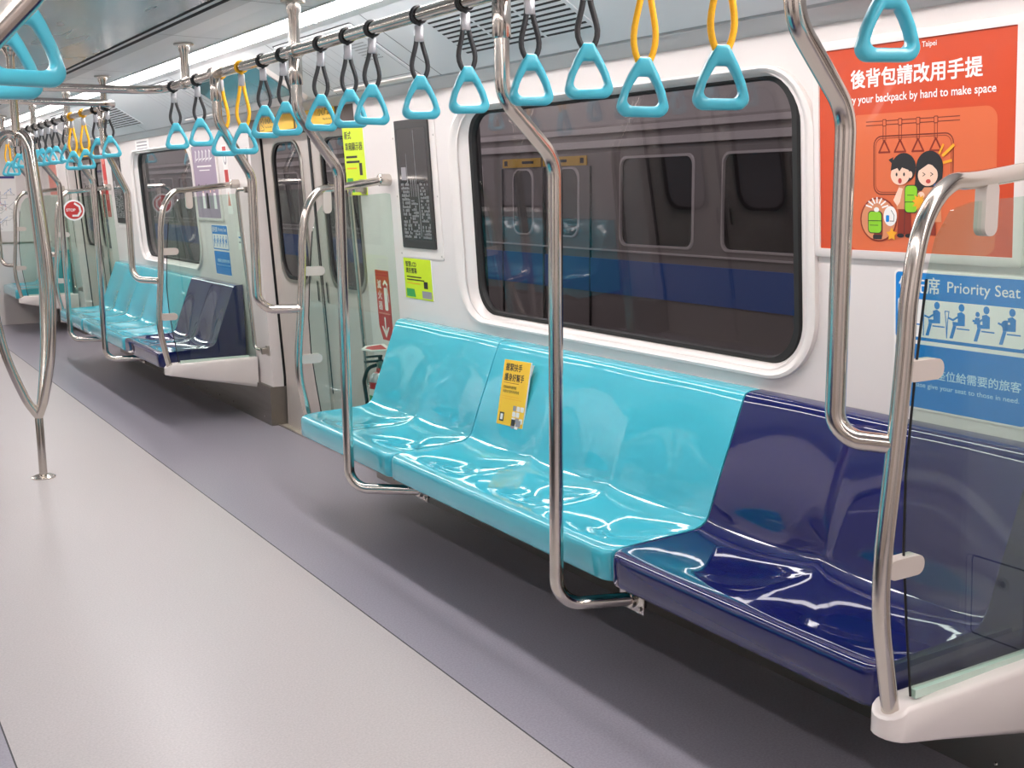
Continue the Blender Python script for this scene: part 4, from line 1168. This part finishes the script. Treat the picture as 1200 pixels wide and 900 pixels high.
# fire extinguisher sign, bracket flag and extinguisher
root = tag(empty('fire_extinguisher_sign'), 'red arrow shaped fire extinguisher sign with white symbols on the pillar', 'sign'); root.matrix_world = wall_frame(1, 4.91, 0.865)
mb = MB(); P = [(-0.072, 0.165), (-0.072, -0.10), (-0.040, -0.165), (0.040, -0.165), (0.072, -0.10), (0.072, 0.165)]
mb.prism(P, I4, 0.0, 0.002, REDS); mb.build('plate', root)
mb = MB(); z = 0.0024
for i, c in enumerate('滅火器'): mb.text(c, (-0.034, 0.082-i*0.050), 0.044, I4, z, WHITE, 'CENTER', 0.01)
mb.poly(rrect(0.012, -0.022, 0.046, 0.085, 0.008, 3), I4, z, WHITE); mb.line([(0.012, 0.10), (0.03, 0.115), (0.05, 0.10)], 0.012, I4, z, WHITE); mb.line([(0.05, 0.10), (0.058, 0.02)], 0.005, I4, z, WHITE)
mb.line([(-0.06, -0.038), (0.06, -0.038)], 0.006, I4, z, PINKP)
mb.line([(0.0, -0.06), (0.0, -0.125)], 0.012, I4, z, WHITE); mb.poly([(-0.042, -0.10), (-0.026, -0.10), (0.0, -0.128), (0.026, -0.10), (0.042, -0.10), (0.0, -0.155)], I4, z, WHITE)
mb.build('print', root, sharp=0, recalc=False)

fl = tag(empty('projecting_flag_sign', (1.39, 4.90, 0.665)), 'small red and white flag sign projecting above the fire extinguisher', 'sign')
mb = MB()
rows = []
for t in (-1, 1):
    rows.append([(-0.125, 0.055*t, 0), (-0.06, 0.055*t, 0.016), (0.0, 0.055*t, 0.018)])
P = [(-0.135, 0.0), (-0.10, 0.035), (-0.02, 0.045), (0.0, 0.045), (0.0, -0.045), (-0.02, -0.045), (-0.10, -0.035)]
mb.prism(P, Matrix.Rotation(math.radians(12), 4, 'X'), 0.0, 0.006, WHITE); mb.build('plate', fl)
mb = MB(); P = [(-0.115, 0.0), (-0.092, 0.024), (-0.02, 0.032), (-0.02, -0.032), (-0.092, -0.024)]
mb.prism(P, Matrix.Rotation(math.radians(12), 4, 'X'), 0.006, 0.0068, REDS); mb.build('print', fl)

ex = tag(empty('fire_extinguisher', (1.330, 4.865, 0.335)), 'red fire extinguisher with black hose hung on the pillar behind the near bench end', 'fire extinguisher')
mb = MB(); mb.lathe([(0.046, 0.0), (0.050, 0.008), (0.050, 0.18), (0.044, 0.205), (0.030, 0.222), (0.018, 0.23), (0.016, 0.245)], (0, 0, 0), ETRED, 24); mb.build('cylinder', ex)
mb = MB(); mb.lathe([(0.0506, 0.06), (0.0506, 0.15)], (0, 0, 0), WHITE, 24, caps=False); mb.lathe([(0.051, 0.09), (0.051, 0.12)], (0, 0, 0), GREEN, 24, caps=False); mb.lathe([(0.0508, 0.182), (0.0445, 0.207), (0.0308, 0.223)], (0, 0, 0), SLEEVE, 24, caps=False); mb.build('label_band', ex)
mb = MB(); mb.lathe([(0.016, 0.245), (0.019, 0.25), (0.019, 0.272), (0.011, 0.277)], (0, 0, 0), STEELD, 14)
mb.box((-0.075, -0.009, 0.274), (0.015, 0.009, 0.283), BLACK); mb.box((-0.068, -0.009, 0.297), (0.012, 0.009, 0.305), BLACK); mb.box((-0.004, -0.007, 0.28), (0.010, 0.007, 0.30), BLACK); mb.build('valve', ex)
mb = MB(); mb.tube(fillet([(-0.012, 0, 0.26), (-0.062, 0.0, 0.25), (-0.082, 0.0, 0.19), (-0.068, 0.0, 0.08), (-0.060, 0, 0.02)], 0.04, 6), 0.009, BLACK, 10); mb.build('hose', ex)
mb = MB(); mb.box((0.0, -0.045, -0.012), (0.085, 0.045, -0.001), STEELD); mb.box((0.052, -0.03, -0.012), (0.058, 0.03, 0.18), STEELD); mb.build('wall_bracket', ex)

# small stickers and remaining signs
T = wall_frame(1, 9.02, 1.735)
root = tag(empty('notice'), 'small white notice with grey lines above the far window', 'notice'); root.matrix_world = T
mb = MB(); mb.prism(rrect(-0.20, -0.04, 0.20, 0.055, 0.004, 2), I4, 0, 0.002, WHITE)
for i in range(3): mb.line([(-0.15, 0.035-0.024*i), (0.15, 0.035-0.024*i)], 0.010, I4, 0.0024, GREYP)
mb.build('sheet', root, sharp=0)
root = tag(empty('sticker_strip'), 'narrow vertical strip of red and white stickers beside the mauve poster', 'sticker'); root.matrix_world = wall_frame(1, 7.055, 1.47)
mb = MB(); mb.prism(rrect(-0.045, -0.21, 0.045, 0.21, 0.006, 2), I4, 0, 0.002, WHITE)
mb.poly([(-0.036, -0.03), (0.036, -0.03), (0.036, 0.06), (-0.036, 0.06)], I4, 0.0024, REDS); mb.ell((0, 0.13), 0.03, 0.04, I4, 0.0024, GREYP); mb.ell((0, 0.13), 0.018, 0.026, I4, 0.0027, WHITE)
mb.poly([(-0.03, -0.16), (0.03, -0.16), (0.0, -0.07)], I4, 0.0024, PINKP); mb.poly([(-0.036, 0.17), (0.036, 0.17), (0.036, 0.20), (-0.036, 0.20)], I4, 0.0024, REDS)
mb.build('sheet', root, sharp=0)
root = tag(empty('sticker'), 'small white sticker with grey text on the pillar beside the far partition', 'sticker'); root.matrix_world = wall_frame(1, 6.90, 1.10)
mb = MB(); mb.prism(rrect(-0.07, -0.055, 0.07, 0.055, 0.006, 2), I4, 0, 0.002, WHITE)
for i in range(2): mb.line([(-0.05, 0.02-0.03*i), (0.05, 0.02-0.03*i)], 0.010, I4, 0.0024, [BLUE, GREYP][i])
mb.build('sheet', root, sharp=0)
root = tag(empty('fire_notice'), 'long vertical red notice with white patches on the wall before the second doorway', 'notice'); root.matrix_world = wall_frame(1, 10.40, 1.46)
mb = MB(); mb.prism(rrect(-0.062, -0.27, 0.062, 0.27, 0.004, 2), I4, 0, 0.002, REDS)
for v in (0.2, 0.02, -0.1, -0.24): mb.poly(rrect(-0.03, v-0.022, 0.03, v+0.022, 0.006, 2), I4, 0.0024, PINKP)
mb.line([(-0.06, -0.03), (0.06, -0.03)], 0.01, I4, 0.0024, WHITE); mb.build('sheet', root, sharp=0)
root = tag(empty('poster'), 'salmon coloured poster on the wall beyond the second doorway', 'poster'); root.matrix_world = wall_frame(1, 12.78, 1.56)
mb = MB(); mb.prism(rrect(-0.26, -0.2, 0.26, 0.2, 0.006, 2), I4, 0, 0.008, WHITE); mb.build('frame', root)
mb = MB(); mb.prism(rrect(-0.24, -0.18, 0.24, 0.18, 0.004, 2), I4, 0.008, 0.0085, PINKP); mb.build('print', root)

# round red sign on the partition at the second doorway
root = tag(empty('round_sign', (1.035, 10.225, 1.255), (PI/2, 0, 0)), 'round red sign with white border and hand symbol on the clear partition', 'sign')
mb = MB(); mb.ell((0, 0), 0.086, 0.086, I4, 0.004, WHITE, 36); mb.prism([(0.086*math.cos(2*PI*k/36), 0.086*math.sin(2*PI*k/36)) for k in range(36)], I4, 0.0, 0.0035, WHITE); mb.build('disc', root, sharp=0)
mb = MB(); mb.ell((0, 0), 0.073, 0.073, I4, 0.0045, REDS, 36)
mb.text('STOP', (-0.024, -0.008), 0.031, I4, 0.005, WHITE, 'CENTER', 0.02)
mb.line([(0.01, 0.055), (0.045, 0.03), (0.052, -0.01), (0.03, -0.045), (-0.01, -0.045)], 0.016, I4, 0.005, WHITE)
mb.build('print', root, sharp=0, recalc=False)

# route map on the end wall
root = tag(empty('route_map', (0.90, Y1-0.001, 1.30), (PI/2, 0, 0)), 'white route map with a blue heading on the end wall', 'map')
mb = MB(); mb.prism(rrect(-0.19, -0.30, 0.165, 0.29, 0.006, 2), I4, 0, 0.006, WHITE); mb.build('sheet', root)
mb = MB(); mb.poly([(-0.18, 0.255), (0.155, 0.255), (0.155, 0.28), (-0.18, 0.28)], I4, 0.0065, mat('map_blue', (60, 56, 130), 0.5))
rnd = random.Random(5)
for k in range(26):
    u, v = rnd.uniform(-0.16, 0.12), rnd.uniform(-0.26, 0.2)
    pts = [(u, v)]
    for q in range(3):
        u = max(-0.17, min(0.145, u+rnd.choice((-0.07, 0, 0.07)))); v = max(-0.28, min(0.24, v+rnd.choice((-0.06, 0.06, 0)))); pts.append((u, v))
    mb.line(pts, 0.003, I4, 0.0066+0.0001*(k % 5), [GREYP, BLUE, GREYP, PINKP, GREYP][k % 5])
mb.build('print', root, sharp=0, recalc=False)
